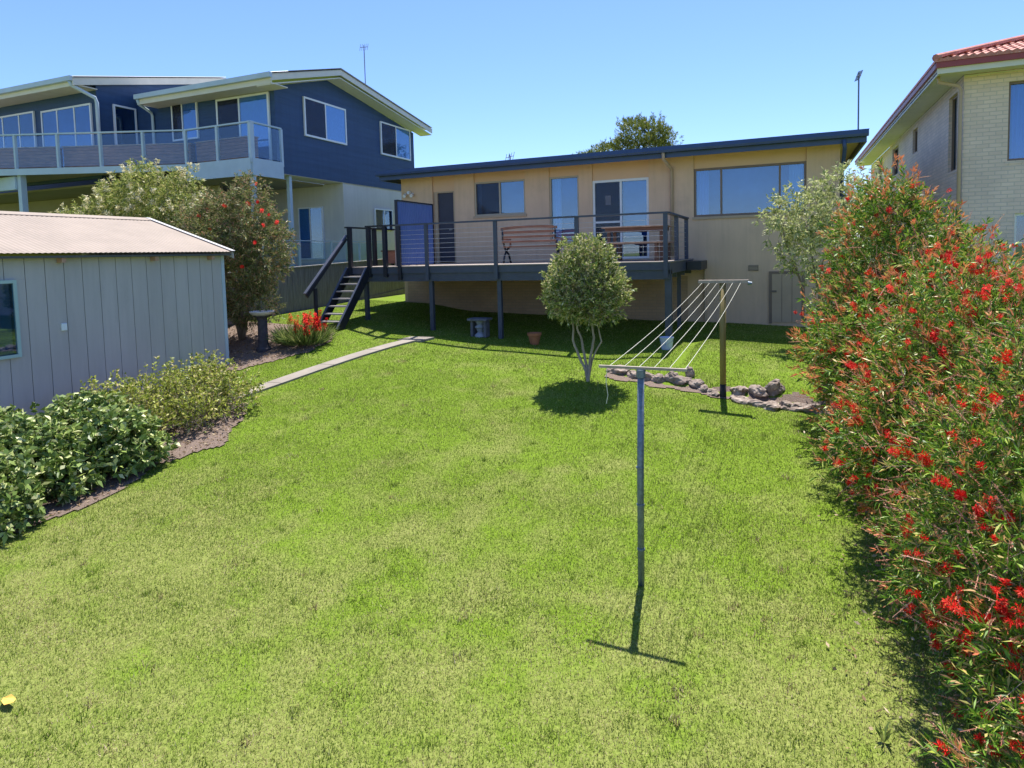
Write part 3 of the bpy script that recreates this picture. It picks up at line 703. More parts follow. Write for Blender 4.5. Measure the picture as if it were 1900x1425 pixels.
# right wing roof, gable
def roofplane(mb, x0, x1, ya, za, yb, zb, th=.06):
    f = lambda x, y: za+(zb-za)*(y-ya)/(yb-ya)
    corrugated(mb, x0, x1, ya, yb, f, 'x')
    mb.add([(x0, ya, za-th), (x1, ya, za-th), (x1, yb, zb-th), (x0, yb, zb-th)], [(0, 1, 2, 3)])
r1 = MB(); roofplane(r1, -20.12, -14.28, 15.5, 8.66, 16.3, 8.884); roofplane(r1, -21.15, -14.28, 16.3, 8.884, 18.93, 9.62); roofplane(r1, -21.15, -14.28, 25.2, 8.62, 18.93, 9.62); r1.build('roof', 'white_roof', lh)
bg1 = MB()
bg1.prism([(15.52, 8.62), (18.93, 9.57), (25.2, 8.57), (25.2, 8.39), (18.93, 9.38), (15.52, 8.42)], 'x', -14.34, -14.30)
bg1.prism([(15.56, 8.35), (18.93, 9.31), (25.2, 8.34), (25.2, 8.31), (18.93, 9.28), (15.56, 8.31)], 'x', XS-.0, -14.341)
bg1.build('barge_board', 'cream_barge', lh)
sf = MB(); sf.box(-20.11, -14.35, 15.58, 16.3, 8.36, 8.39); sf.build('soffit', 'cream_barge', lh)
gt = MB(); gt.box(-20.12, -13.95-.3, 15.42, 15.54, 8.50, 8.65); gt.build('gutter', 'pale_trim', lh)
gt = MB(); gt.box(-20.12, -14.31, 15.545, 15.575, 8.34, 8.60); gt.build('fascia', 'cream_barge', lh)
dp = MB(); dp.tube([(-20.05, 15.5, 8.5), (-20.05, 15.55, 8.36), (-20.3, 16.2, 8.22), (-20.3, 16.24, 8.1), (-20.3, 16.24, 6.1)], .05, 10); dp.build('downpipe', 'pale_trim', lh, smooth=True)
# left wing roof
r2 = MB(); roofplane(r2, -33, -21.0, 14.0, 9.04, 20.3, 10.50); r2.build('roof', 'white_roof', lh)
bg2 = MB(); bg2.prism([(14.02, 9.0), (20.3, 10.46), (20.3, 10.22), (14.02, 8.76)], 'x', -21.06, -21.02); bg2.box(-33, -21.06, 14.06, 14.1, 8.76, 9.0); bg2.build('barge_board', 'cream_barge', lh)
sf = MB(); sf.box(-33, -21.07, 14.1, 14.86, 8.80, 8.83); sf.build('soffit', 'cream_barge', lh)
gt = MB(); gt.box(-33, -21.03, 13.93, 14.055, 8.90, 9.05); gt.build('gutter', 'pale_trim', lh)
dp = MB(); dp.tube([(-21.15, 14.0, 8.9), (-21.15, 14.05, 8.78), (-21.0, 14.70, 8.5), (-21.0, 14.76, 8.35), (-21.0, 14.76, 6.1)], .06, 10); dp.build('downpipe', 'pale_trim', lh, smooth=True)
# windows
window(lh, 'window', 17.6, 19.85, 7.15, 8.45, '+x', XS, 'white_alu', .06, (18.7,), back='blind_grey', label='wide two pane window near the front of the gable wall', screens=((17.66, 18.67),), curtains=((18.75, 19.80, 'curtain'),), depth=.12, flat=True)
window(lh, 'window', 22.05, 24.25, 7.12, 8.42, '+x', XS, 'white_alu', .06, (23.15,), back='blind_grey', label='two pane window with a pale blind near the back of the gable wall', screens=((22.11, 23.12),), curtains=((23.2, 24.18, 'curtain'),), depth=.12, flat=True)
window(lh, 'sliding_door', -17.34, -15.1, 6.16, 8.34, 'y', 16.3, 'white_alu', .07, (-16.35,), back='blind_grey', screens=((-17.27, -16.38),), curtains=((-16.3, -15.2, 'curtain'),), flat=True, depth=.11)
window(lh, 'window', -19.4, -18.2, 7.16, 8.42, 'y', 16.3, 'white_alu', .055, (-18.9,), back='dark_room', curtains=((-18.85, -18.3, 'blue_curtain'),), label='narrow two pane window beside the sliding door', screens=((-19.35, -18.93),), flat=True, depth=.11)
window(lh, 'sliding_door', -24.0, -21.1-.3, 6.16, 8.40, 'y', 14.86, 'white_alu', .06, (-23.15, -22.25), back='reflection_blue', label='three pane sliding door of the left wing', flat=True, depth=.11)
window(lh, 'sliding_door', -27.0, -24.4, 6.16, 8.46, 'y', 14.86, 'white_alu', .06, (-26.2, -25.25), back='dark_room', label='darker sliding door at the far left', flat=True, depth=.11)
window(lh, 'window', 15.4, 16.3-.06, 6.2, 8.45, '+x', -21.15, 'white_alu', .06, (), back='dark_room', label='single pane door in the side of the left wing', flat=True, depth=.11)
window(lh, 'sliding_door', -17.0, -15.85, 3.0, 4.96, 'y', 19.6, 'white_alu', .05, (-16.45,), back='dark_room', curtains=((-16.95, -16.5, 'curtain'),), label='lower floor sliding door under the overhang', flat=True, depth=.11)
window(lh, 'window', 21.5, 22.75, 4.12, 4.95, '+x', XS-.04, 'white_alu', .05, (22.15,), back='dark_room', label='small lower window in the cream side wall', flat=True, depth=.1)
# upper deck
U = [(-30.5, 9.5), (-22.35, 12.95), (-17.35, 15.0), (-14.70, 15.0), (-14.70, 16.28)]
dm = MB(); dm.add([(x, y, z) for z in (6.0, 6.06) for x, y in U+[(-14.95, 16.28), (-21.3, 14.84), (-27.9, 14.84)]][:0], [])
poly = [(-30.5, 9.5), (-22.35, 12.95), (-17.35, 15.0), (-14.70, 15.0), (-14.70, 16.28), (-21.14, 16.28), (-21.31, 14.84), (-30.5, 14.84)]
dm.prism([(x, y) for x, y in poly], 'z', 6.0, 6.07); dm.build('deck_floor', 'deck_boards', lh)
for (a, b), zt in zip(zip(U, U[1:]), (0, 0, 0, 0)):
    A = Vector((*a, 0)); B = Vector((*b, 0)); n_ = (B-A).cross(Vector((0, 0, 1))).normalized()*.03
    z0 = 5.56 if a[0] > -18 else 5.88
    f_ = MB(); f_.beam(A+n_+Vector((0, 0, (z0+6.08)/2)), B+n_+Vector((0, 0, (z0+6.08)/2)), .05, 6.08-z0); f_.build('deck_fascia', 'pale_trim', lh)
    L = (B-A).length; k = max(1, round(L/1.45))
    hr = MB(); hr.beam(A+Vector((0, 0, 7.14)), B+Vector((0, 0, 7.14)), .08, .045); hr.build('balustrade_rail', 'pale_trim', lh)
    for i in range(k+1):
        P = A+(B-A)*i/k
        p_ = MB(); p_.box(P.x-.04, P.x+.04, P.y-.04, P.y+.04, 5.95, 7.117)
        if i > 0 or a[0] < -30: p_.build('balustrade_post', 'pale_trim', lh)
        if i < k:
            Q = A+(B-A)*(i+1)/k; d = (Q-P).normalized()*.06
            g = MB(); g.beam(P+d+Vector((0, 0, 6.60)), Q-d+Vector((0, 0, 6.60)), .012, .96); g.build('glass_panel', 'deck_glass', lh)
for x_, y_, wd, zt in ((-14.74, 15.06, .13, 7.18), (-22.4, 13.1, .17, 5.98), (-15.05, 16.95, .12, 5.76)):
    c_ = MB(); c_.box(x_-wd/2, x_+wd/2, y_-wd/2, y_+wd/2, 1.0, zt); c_.build('column', 'pale_trim', lh)
lb_ = MB(); lb_.box(-27.5, -22.5, 12.95, 13.1, 5.45, 5.86); lb_.build('bearer', 'pale_trim', lh)
bx = MB(); bx.box(-15.1, -14.95, 16.31, 16.5, 8.0, 8.2)
adopt(lh)
# timber planter boxes along the deck (brown band behind the glass)
for a, b, lab in (((-25.6, 12.05), (-21.5, 13.75), 'long brown timber planter behind the glass at the left end of the neighbour\'s deck'), ((-21.3, 13.85), (-17.5, 15.38), 'long brown timber planter behind the glass in the middle of the neighbour\'s deck'), ((-17.2, 15.4), (-14.95, 15.4), 'short brown timber planter behind the glass at the corner of the neighbour\'s deck')):
    A, B = Vector((*a, 6.075)), Vector((*b, 6.075)); d = (B-A).normalized()
    t = thing('planter_box', lab, 'planter', tuple((A+B)/2), 'timber planters on the upper deck', math.atan2(d.y, d.x)); L = (B-A).length/2
    for k in range(6):
        s = MB(); s.box(-L, L, -.15, .15, .06+.105*k, .155+.105*k); s.build('board', 'brown_timber', t)
    s = MB(); s.box(-L-.03, L+.03, -.18, .18, .691, .72); s.build('rim', 'light_teak', t)
    s = MB()
    for q in np.linspace(-L+.1, L-.1, 4): s.box(q-.04, q+.04, -.12, .12, 0, .06)
    s.build('foot', 'black_paint', t)
def antenna(label, x, y, z, h, bars, tilt=0):
    a = thing('tv_antenna', label, 'antenna', (x, y, z)); a.rotation_euler.y = tilt
    m_ = MB(); m_.tube([(0, 0, -.15), (0, 0, h)], .018, 8); m_.build('mast', 'antenna', a)
    m_ = MB(); m_.tube([(-.06, -.16, h-.12), (.06, .16, h-.02)], .012, 6); m_.build('boom', 'antenna', a)
    m_ = MB()
    for k in range(bars):
        t = -1+2*k/(bars-1); m_.tube([(.06*t-.04, .16*t+.02, h-.07+.05*t-.11), (.06*t+.04, .16*t-.02, h-.07+.05*t+.11)], .007, 5)
    m_.build('element', 'antenna', a)
antenna('thin tv antenna on a tall mast on the white roof of the navy house', -14.75, 21.0, 9.35, 1.7, 5)
a_ = antenna('tv antenna with mast clamp at the right end of the tan house roof', 1.6, 17.9, 5.65, 1.5, 6)
a_ = antenna('short low antenna on the middle of the tan house roof', -7.85, 18.6, 5.7, .38, 4)

# ------------------------------------------------------------------ right house
rh = thing('house', 'cream brick two storey house with red tiled roof on the right', 'house', (6, 20, 1))
RX, RY = 3.6, 17.3
b1 = MB()
fo = [(4.42, 6.1, 4.76, 6.45), (4.58, 6.2, 2.3, 3.62)]
b1.box(RX, 4.42, RY, RY+.25, .5, 6.66); b1.box(6.2, 12, RY, RY+.25, .5, 6.66)
b1.box(4.42, 6.2, RY, RY+.25, 6.45, 6.66); b1.box(4.42, 6.2, RY, RY+.25, 3.62, 4.76); b1.box(4.42, 6.2, RY, RY+.25, .5, 2.3)
b1.box(6.1, 6.2, RY, RY+.25, 4.76, 6.45); b1.box(4.42, 4.58, RY, RY+.25, 2.3, 3.62)
so_ = [(17.85, 18.70, 4.70, 6.46), (22.75, 23.55, 5.78, 6.5), (26.3, 27.7, 5.5, 6.5), (30.6, 31.6, 5.6, 6.5)]
y = RY+.251
for a, b, z0, z1 in so_:
    b1.box(RX, RX+.25, y, a, .5, 6.66); b1.box(RX, RX+.25, a, b, .5, z0); b1.box(RX, RX+.25, a, b, z1, 6.66); y = b
b1.box(RX, RX+.25, y, 34.2, .5, 6.66)
b1.build('wall', 'cream_brick', rh)
for a, b, z0, z1 in so_:
    window(rh, 'window', a, b, z0, z1, '-x', RX+.08, 'brown_alu', .05, ((a+b)/2,), back='dark_room', depth=.12, sill='cream_brick')
window(rh, 'window', 4.42, 6.1, 4.76, 6.45, 'y', RY+.08, 'brown_alu', .05, (5.3,), back='reflection_blue', curtains=((4.47, 4.78, 'blue_curtain'),), sill='cream_brick', label='upper front window with a pale blue curtain')
window(rh, 'window', 4.58, 6.2, 2.3, 3.62, 'y', RY+.08, 'white_alu', .05, (5.4,), back='dark_room', sill='cream_brick', label='lower front window partly behind the red flowering shrubs')
sf = MB(); sf.box(3.02, 12, 16.76, RY-.001, 6.70, 6.73); sf.box(3.02, RX-.001, RY-.0005, 34.4, 6.70, 6.73); sf.box(RX, 12, RY, 34, 6.66, 6.69); sf.build('soffit', 'cream_barge', rh)
ff = MB(); ff.box(2.97, 12, 16.70, 16.755, 6.78, 6.96); ff.box(2.965, 3.018, 16.756, 34.5, 6.78, 6.96); ff.build('gutter', 'maroon_metal', rh)
fx = MB(); fx.box(3.0, 12, 16.757, 16.78, 6.66, 6.78); fx.box(3.02, 3.045, 16.781, 34.4, 6.66, 6.78); fx.build('fascia', 'cream_barge', rh)
dp = MB(); dp.tube([(3.1, 17.2, 6.72), (3.12, 17.24, 6.58), (3.50, 17.26, 6.46), (3.53, 17.24, 6.35), (3.53, 17.24, .9)], .038, 10); dp.build('downpipe', 'tan_trim', rh, smooth=True)
# hip roof with tile courses stepped
tl = MB(); pitch = math.tan(R(18.5)); n = 14
x0, x1, y0, y1, z = 2.95, 13, 16.68, 34.6, 6.93
stp = .34
for k in range(n):
    i0, i1 = k*stp, (k+1)*stp
    za, zb = z+i0*pitch+.03, z+i1*pitch
    # front course with rolls
    m_ = int((x1-i0-(x0+i0))/.15)
    for j in range(max(0, m_)):
        xa = x0+i0+j*.15
        for q in range(2):
            xx0, xx1 = xa+q*.075, xa+(q+1)*.075
            h0, h1 = (0, .035) if q == 0 else (.035, 0)
            tl.quad((xx0, y0+i0, za+h0), (xx1, y0+i0, za+h1), (xx1, y0+i1, zb+h1), (xx0, y0+i1, zb+h0))
            tl.quad((xx0, y0+i0, za-.06), (xx1, y0+i0, za-.06), (xx1, y0+i0, za+h1), (xx0, y0+i0, za+h0))
    tl.quad((x0+i0, y0+i0, za), (x0+i0, y1-i0, za), (x0+i1, y1-i0, zb), (x0+i1, y0+i0, zb))
    tl.quad((x0+i0, y0+i0, za-.06), (x0+i0, y1-i0, za-.06), (x0+i0, y1-i0, za), (x0+i0, y0+i0, za))
tl.build('roof', 'red_tile', rh)
hp = MB(); hp.tube([(x0, y0, z+.06), (x0+n*stp, y0+n*stp, z+n*stp*pitch+.08)], .08, 8); hp.build('ridge_cap', 'red_tile', rh)
adopt(rh)

# ------------------------------------------------------------------ shed
sh = thing('garden_shed', 'pale grey vertical boarded shed with pinkish corrugated gable roof', 'shed', (-13, 7, .7))
SXa, SXb, SYa, SYb = -11.0, -15.6, 3.6, 10.27
sw = MB(); y = SYb; bw = .30
cr = MB(); cr.box(SXb, SXa-.02, SYa, SYb-.02, .2, 3.14); 
wy0, wy1, wz0, wz1 = 5.2, 6.22, 1.60, 2.80
while y > SYa:
    a, b = max(SYa, y-bw+.010), y
    if b <= wy0 or a >= wy1: sw.box(SXa-.018, SXa, a, b, .2, 3.15)
    else:
        if a < wy0: sw.box(SXa-.018, SXa, a, wy0, wz0, wz1)
        if b > wy1: sw.box(SXa-.018, SXa, wy1, b, wz0, wz1)
        sw.box(SXa-.018, SXa, a, b, .2, wz0-.001); sw.box(SXa-.018, SXa, a, b, wz1+.001, 3.15)
    y -= bw
x = SXa-.02
while x > SXb:
    a, b = max(SXb, x-bw+.010), x; xm = (a+b)/2
    sw.box(a, b, SYb-.018, SYb, .2, 3.12+max(0, .36*(2.3-abs(xm+13.3)))); x -= bw
sw.build('wall', 'shed_wall', sh); cr.build('frame', 'shed_groove', sh)
cs = MB(); cs.box(SXa-.001, SXa+.016, SYb-.06, SYb+.016, .2, 3.13); cs.box(SXa-.08, SXa-.002, SYb+.001, SYb+.016, .2, 3.13); cs.build('corner_trim', 'pale_trim', sh)
window(sh, 'window', wy0, wy1, wz0, wz1, '+x', SXa-.012, 'teal_frame', .05, (5.7,), back='dark_room', flat=True, curtains=((5.78, 6.12, 'blind_grey'),))
zr = lambda x, y: 3.21+(.80)*(1-abs(x+13.3)/2.5)
r_ = MB(); corrugated(r_, -10.80, -13.3, SYa-.1, SYb+.10, zr, 'y', .09, .0045, step=8); corrugated(r_, -15.8, -13.3, SYa-.1, SYb+.10, zr, 'y', .09, .0045, step=8); r_.build('roof', 'shed_roof', sh)
lp_ = MB()
for yy in np.arange(SYa+.2, SYb, .762): lp_.beam((-10.80, yy, 3.225), (-13.12, yy, 3.225+.80*2.32/2.5), .012, .012)
rc = MB(); rc.prism([(-13.48, 3.97), (-13.3, 4.035), (-13.12, 3.97), (-13.12, 3.955), (-13.3, 4.02), (-13.48, 3.955)], 'y', SYa-.1, SYb+.12); rc.build('ridge_cap', 'shed_roof', sh)
bgd = MB(); bgd.prism([(-10.79, 3.19), (-13.3, 4.0), (-15.8, 3.19), (-15.8, 3.07), (-13.3, 3.89), (-10.79, 3.07)], 'y', SYb+.085, SYb+.10)
bgd.build('barge_board', 'shed_wall', sh)
bfl = MB(); bfl.beam((-10.78, SYb+.09, 3.225), (-13.3, SYb+.09, 4.035), .10, .012); bfl.beam((-15.8, SYb+.09, 3.225), (-13.3, SYb+.09, 4.035), .10, .012); bfl.build('barge_cap', 'white_roof', sh)
gt = MB(); gt.box(-10.96, -10.83, SYa-.1, SYb+.08, 3.13, 3.165); gt.build('eave_trim', 'shed_groove', sh)
for yy in (6.9, 8.6, 9.9):
    rt = MB(); rt.box(-10.995, -10.86, yy-.035, yy+.035, 3.05, 3.128); rt.build('rafter_end', 'light_teak', sh)
pl = MB(); pl.box(SXa+.001, SXa+.03, 6.86, 6.95, 1.93, 2.05); q_ = pl.build('power_outlet', 'plate_white', sh, bevel=.006)
adopt(sh)

# ------------------------------------------------------------------ fence
fn = thing('paling_fence', 'dark weathered timber paling fence with a pale cap between the two houses', 'fence', (-13.2, 15, 1.3))
pm = MB(); y = 10.4
while y < 21:
    zt = 2.74+(y-14)*.035+random.uniform(-.006, .006); zb = G(-13.2, y)-.05
    pm.box(-13.19, -13.17+random.uniform(0, .006), y, y+.095, zb, zt); y += .102
pm.build('palings', 'fence_wood', fn)
cp = MB(); cp.beam((-13.18, 10.4, 2.63), (-13.18, 21, 3.0), .11, .03); cp.build('cap', 'fence_cap', fn)
pl_ = MB(); pl_.beam((-13.14, 10.4, G(-13.2, 10.4)+.12), (-13.14, 21, G(-13.2, 21)+.12), .03, .2); pl_.build('plinth', 'fence_wood', fn)
for y in (10.6, 13, 15.4, 17.8, 20.2):
    p_ = MB(); p_.box(-13.26, -13.2, y, y+.1, 1.1, 2.7+(y-14)*.035-.03); p_.build('post', 'fence_wood', fn)
adopt(fn)
gf = thing('glass_fence', 'pale blue glass balustrade on the neighbour\'s terrace just behind the paling fence', 'fence', (-14.6, 17, 2.6))
for k in range(4):
    g = MB(); g.box(-14.41, -14.40, 15.0+k*1.6, 16.5+k*1.6, 2.70, 3.55); g.build('panel', 'clear_glass', gf)
for k in range(5):
    g = MB(); g.box(-14.44, -14.38, 14.92+k*1.6, 14.98+k*1.6, 1.2, 3.6); g.build('post', 'pale_trim', gf)
g = MB(); g.box(-14.45, -14.37, 14.9, 21.4, 3.602, 3.63); g.build('rail', 'pale_trim', gf)
adopt(gf)
tw = thing('terrace', 'low cream terrace base below the neighbour\'s overhang', 'terrace', (-17, 18, 1.3))
g = MB(); g.box(-30, -14.5, 16.5, 19.59, 1.0, 2.66); g.build('slab', 'cream_render', tw); adopt(tw)

# ------------------------------------------------------------------ clothesline
cl = thing('clothesline', 'old clothesline of six cords between a galvanised front pole and a timber back pole', 'clothesline', (-1.1, 8.4, .3))
zb = G(-1.2, 5.8)
p_ = MB(); p_.tube([(-1.23, 5.8, zb-.1), (-1.225, 5.8, .9), (-1.21, 5.8, 1.90)], .031, 14); p_.build('front_pole', 'galv', cl, smooth=True)
p_ = MB()
for z in (zb+.33, zb+.75, zb+1.1): p_.lathe([(.032, 0), (.037, .004), (.037, .02), (.032, .024)], (-1.227, 5.8, z), 14)
p_.build('collar', 'galv', cl)
p_ = MB(); p_.tube([(-1.21, 5.8, 1.86), (-1.21, 5.8, 1.93)], .042, 12); p_.build('pole_cap', 'galv', cl)
p_ = MB(); p_.box(-1.60, -.80, 5.785, 5.815, 1.932, 1.955); p_.build('front_crossarm', 'crossarm', cl)
zb2 = G(-.94, 11.05)
p_ = MB(); p_.tube([(-.95, 11.05, zb2+.0), (-.95, 11.05, 2.45)], .050, 14); p_.build('back_pole', 'pole_olive', cl, smooth=True)
p_ = MB(); p_.tube([(-.95, 11.05, zb2-.15), (-.95, 11.05, zb2+.22)], .0535, 14); p_.build('pole_foot', 'pole_black', cl, smooth=True)
p_ = MB(); p_.box(-1.33, -.55, 11.0, 11.10, 2.452, 2.50); p_.build('back_crossarm', 'crossarm', cl)
p_ = MB(); p_.tube([(-.56, 10.98, 2.45), (-.50, 10.98, 2.44)], .03, 8); p_.build('pulley', 'galv', cl)
for k in range(6):
    t = k/5; a = Vector((-1.52+.69*t, 5.815, 1.935)); b = Vector((-1.27+.60*t, 11.0, 2.455))
    pts = [a.lerp(b, s)-Vector((0, 0, .05*4*s*(1-s))) for s in np.linspace(0, 1, 12)]
    p_ = MB(); p_.tube(pts, .0027, 6); p_.build('cord', 'cord', cl)
p_ = MB(); p_.tube([(-1.52, 5.79, 1.93), (-1.53, 5.78, 1.80), (-1.515, 5.785, 1.68), (-1.53, 5.78, 1.60)], .0035, 5); p_.build('loose_cord', 'cord', cl)
adopt(cl)

# ------------------------------------------------------------------ small garden things
pt = thing('flower_pot', 'terracotta flower pot standing in the shade under the deck', 'pot', (-5.38, 13.95, G(-5.38, 13.95)))
p_ = MB(); p_.lathe([(.10, 0), (.145, .20), (.165, .21), (.17, .27), (.15, .27), (.14, .22), (.02, .22)], n=24); p_.build('body', 'terracotta', pt, smooth=False)
gtb = thing('garden_table', 'small grey stone slab table on a pale figured pedestal under the deck', 'table', (-6.95, 14.3, G(-6.95, 14.3)))
p_ = MB(); p_.box(-.26, .26, -.2, .2, .40, .46); p_.build('slab', 'stone_grey', gtb, bevel=.012)
p_ = MB(); p_.lathe([(.14, 0), (.13, .05), (.06, .12), (.09, .2), (.13, .24), (.07, .30), (.10, .36), (.12, .399)], n=10); p_.build('pedestal', 'stone_pale', gtb)
p_ = MB(); p_.box(-.20, -.14, -.12, .12, 0, .399); p_.build('leg', 'stone_grey', gtb); p_ = MB(); p_.box(.15, .21, -.12, .12, 0, .399); p_.build('leg', 'stone_grey', gtb)
bg_ = thing('bucket', 'pale bluish white bucket at the foot of the corner deck post', 'bucket', (-2.33, 13.85, G(-2.33, 13.85)))
p_ = MB(); p_.lathe([(.11, 0), (.14, .24), (.15, .245), (.15, .265), (.135, .265), (.125, .22), (.01, .22)], n=20); p_.build('body', 'bag_white', bg_)
p_ = MB(); p_.tube([(-.145, 0, .25), (-.13, -.07, .18), (0, -.15, .12), (.13, -.07, .18), (.145, 0, .25)], .005, 6); p_.build('handle', 'wire', bg_)
bx_, by_ = -10.95, 11.25
bb_ = thing('bird_bath', 'dark stone bird bath with a wide pale rimmed bowl beside the red flowers', 'bird bath', (bx_, by_, G(bx_, by_)))
p_ = MB(); p_.lathe([(.17, -.05), (.17, .06), (.13, .10), (.11, .16), (.105, .72), (.13, .78), (.20, .80)], n=18); p_.build('pedestal', 'bath_stone', bb_)
p_ = MB(); p_.lathe([(.14, .80), (.24, .85), (.275, .895), (.27, .91), (.23, .875), (.05, .86)], n=24); p_.build('bowl', 'bath_rim', bb_)

def rock(x, y, s, hgt, label):
    s *= 1.2; hgt *= .95
    z = G(x, y)
    V = []; F = []; import bmesh
    bm = bmesh.new(); bmesh.ops.create_icosphere(bm, subdivisions=3, radius=1)
    ph = rng.uniform(0, 6, 9); sc = Vector((s*random.uniform(.9, 1.15), s*random.uniform(.6, .8), hgt))
    for v in bm.verts:
        c = v.co; r = 1+.18*math.sin(2.3*c.x+ph[0])*math.cos(2.9*c.y+ph[1])+.13*math.sin(5*c.z+3*c.x+ph[2])+.07*math.sin(9*c.y+7*c.x+ph[3])
        q = [round((c[i]*r)*3.2+.35*math.sin(ph[4+i]))/3.2 for i in range(3)]
        v.co = Vector([(c[i]*r*.55+q[i]*.45)*sc[i] for i in range(3)])
    me = bpy.data.meshes.new('rock'); bm.to_mesh(me); bm.free(); me.materials.append(MAT['rock'])
    o = bpy.data.objects.new('rock', me); COL.objects.link(o); o.location = (x, y, z+hgt*.15); o.rotation_euler = (0, 0, random.uniform(0, 6))
    tag(o, label, 'rock', 'rocks edging the lawn step')
RK = [(-2.87, 11.75, .17, .10, 'pale rock at the left end of the rock edging'), (-2.55, 11.6, .12, .09, 'rock behind the front clothesline pole, second from the left end of the edging'),
      (-2.28, 11.55, .12, .10, 'dark rock just right of the front clothesline pole'), (-2.08, 11.5, .12, .11, 'dark rock right of the one beside the front pole'),
      (-1.85, 11.5, .10, .12, 'upright rock with moss near the crossarm tip'), (-1.68, 11.45, .14, .10, 'wide rock midway between the two clothesline poles'),
      (-1.55, 11.6, .07, .16, 'small pointed dark rock behind the edging'), (-1.42, 11.38, .12, .09, 'leaning rock left of the timber pole'),
      (-1.28, 11.25, .10, .08, 'low rock left of the timber pole'), (-1.12, 11.15, .13, .08, 'flat pale rock touching the timber pole'),
      (-.70, 11.2, .16, .10, 'dark rock just right of the timber pole'), (-.42, 11.18, .16, .11, 'rounded rock second to the right of the timber pole'),
      (-.16, 11.2, .12, .15, 'tall peaked rock, the highest of the edging'), (-.68, 10.95, .14, .08, 'low mossy rock in the front row right of the timber pole'),
      (-.40, 10.85, .13, .07, 'small low rock in the front row'), (-.20, 10.8, .18, .09, 'large pale rock in the front row below the peaked rock'),
      (.02, 10.85, .13, .09, 'rock in the front row right of the large pale one'), (.22, 10.82, .15, .09, 'rock in the front row close to the shrub'),
      (.46, 10.75, .16, .10, 'rock at the right end of the edging under the shrub'), (.62, 11.2, .14, .14, 'dark rock behind the right end of the edging')]
for r_ in RK: rock(*r_)
lf = MB(); lf.add([(0, 0, .01), (.05, .03, .03), (.12, .02, .02), (.16, -.02, .03), (.10, -.05, .012), (.04, -.035, .02)], [(0, 1, 2, 3), (0, 3, 4, 5)])
o = lf.build('fallen_leaf', 'dead_leaf'); o.location = (-5.36, 2.74, G(-5.3, 2.7)+.03); tag(o, 'single orange dead leaf lying on the lawn in the bottom left corner', 'leaf')

# ------------------------------------------------------------------ plants
def dirnoise(D, seed, f=3.):
    r = np.random.default_rng(seed); K = r.normal(size=(6, 3))*f; ph = r.uniform(0, 6.28, 6)
    return np.sin(D@K.T+ph).mean(axis=1)
def twigs(lobes, n, up=.35, out=.8, tl=.2, shell=(.45, 1.0), zmin=None, seed=1, rough=.25, jit=.45):
    """base points and directions of twigs spread through lobes [(cx,cy,cz,rx,ry,rz)]"""
    vol = np.array([l[3]*l[4]*l[5] for l in lobes])**.75; cnt = (vol/vol.sum()*n).astype(int); P = []; D = []
    for i, (l, c) in enumerate(zip(lobes, cnt)):
        d = unit(rng.normal(size=(c, 3))); rr = np.array(l[3:6])
        r = (shell[0]+(shell[1]-shell[0])*rng.random(c)**.55)*(1+rough*1.6*dirnoise(d, seed+i)+rng.normal(0, .05, c))
        P.append(np.array(l[:3])+d*rr*r[:, None]); D.append(unit(unit(d/rr)*out+np.array([0, 0, up])+rng.normal(0, jit, (c, 3))))
    P = np.concatenate(P); D = np.concatenate(D)
    g = gz(P[:, 0], P[:, 1])+.06 if zmin is None else zmin
    k = P[:, 2] > g
    return P[k], D[k]
def leafy(P, D, tl, nl, L, W, ang=.9, droop=.15, tip=1.0):
    """nl leaves along each twig"""
    n = len(P); T = tl*rng.uniform(.6, 1.3, n)
    idx = np.repeat(np.arange(n), nl); s = rng.random(n*nl)**.8
    B = P[idx]+D[idx]*(T[idx]*s)[:, None]
    side = unit(np.cross(D[idx], rng.normal(size=(n*nl, 3))))
    LD = unit(D[idx]*math.cos(ang)+side*math.sin(ang)+rng.normal(0, .12, (n*nl, 3)))
    return leaves(B, LD, L*rng.uniform(.6, 1.25, n*nl), W*rng.uniform(.7, 1.2, n*nl), droop), P+D*T[:, None]
def brush_mesh(name, m, length, rad, n, wd):
    s = rng.random(n)*length; th = rng.uniform(0, 6.28, n); d = np.stack([np.cos(th), np.sin(th), rng.uniform(-.1, .45, n)], -1)
    d = unit(d); B = np.stack([np.zeros(n), np.zeros(n), s], -1); L = rad*rng.uniform(.75, 1.1, n)
    S = np.stack([-np.sin(th), np.cos(th), np.zeros(n)], -1)
    V = np.empty((n, 3, 3)); V[:, 0] = B; V[:, 1] = B+d*L[:, None]-S*wd; V[:, 2] = B+d*L[:, None]+S*wd
    o = npmesh(name, V.reshape(-1, 3), 3, m); me = o.data; bpy.data.objects.remove(o); return me
BR = [brush_mesh('flower', 'red_bloom', .095, .036, 130, .0034) for _ in range(3)]
def flowers(root, Pt, Dt, n, name='flower', meshes=BR, sc=(.8, 1.3), visible=True):
    k = rng.permutation(len(Pt))[:n]
    for i in k:
        o = bpy.data.objects.new(name, random.choice(meshes)); COL.objects.link(o); o.parent = root
        o.location = Pt[i]; d = Vector(Dt[i]); o.rotation_euler = d.to_track_quat('Z', 'Y').to_euler()
        s = random.uniform(*sc); o.scale = (s, s, s*random.uniform(.8, 1.2))
def stems(root, base, targets, r, m='bark', n=7, wob=.06, name='stem'):
    for k, t in enumerate(targets):
        a, b = Vector(base), Vector(t); pts = []
        for i in range(n+1):
            s = i/n; p = a.lerp(b, s)+Vector((random.uniform(-wob, wob), random.uniform(-wob, wob), 0))*(1 if 0 < i else .3)
            pts.append(p)
        MB().tube(pts, [r*(1-.7*i/n) for i in range(n+1)], 8).build(name, m, root, smooth=True)
def facing(P, lobesc, base):
    return P[:, 1] < 1e9

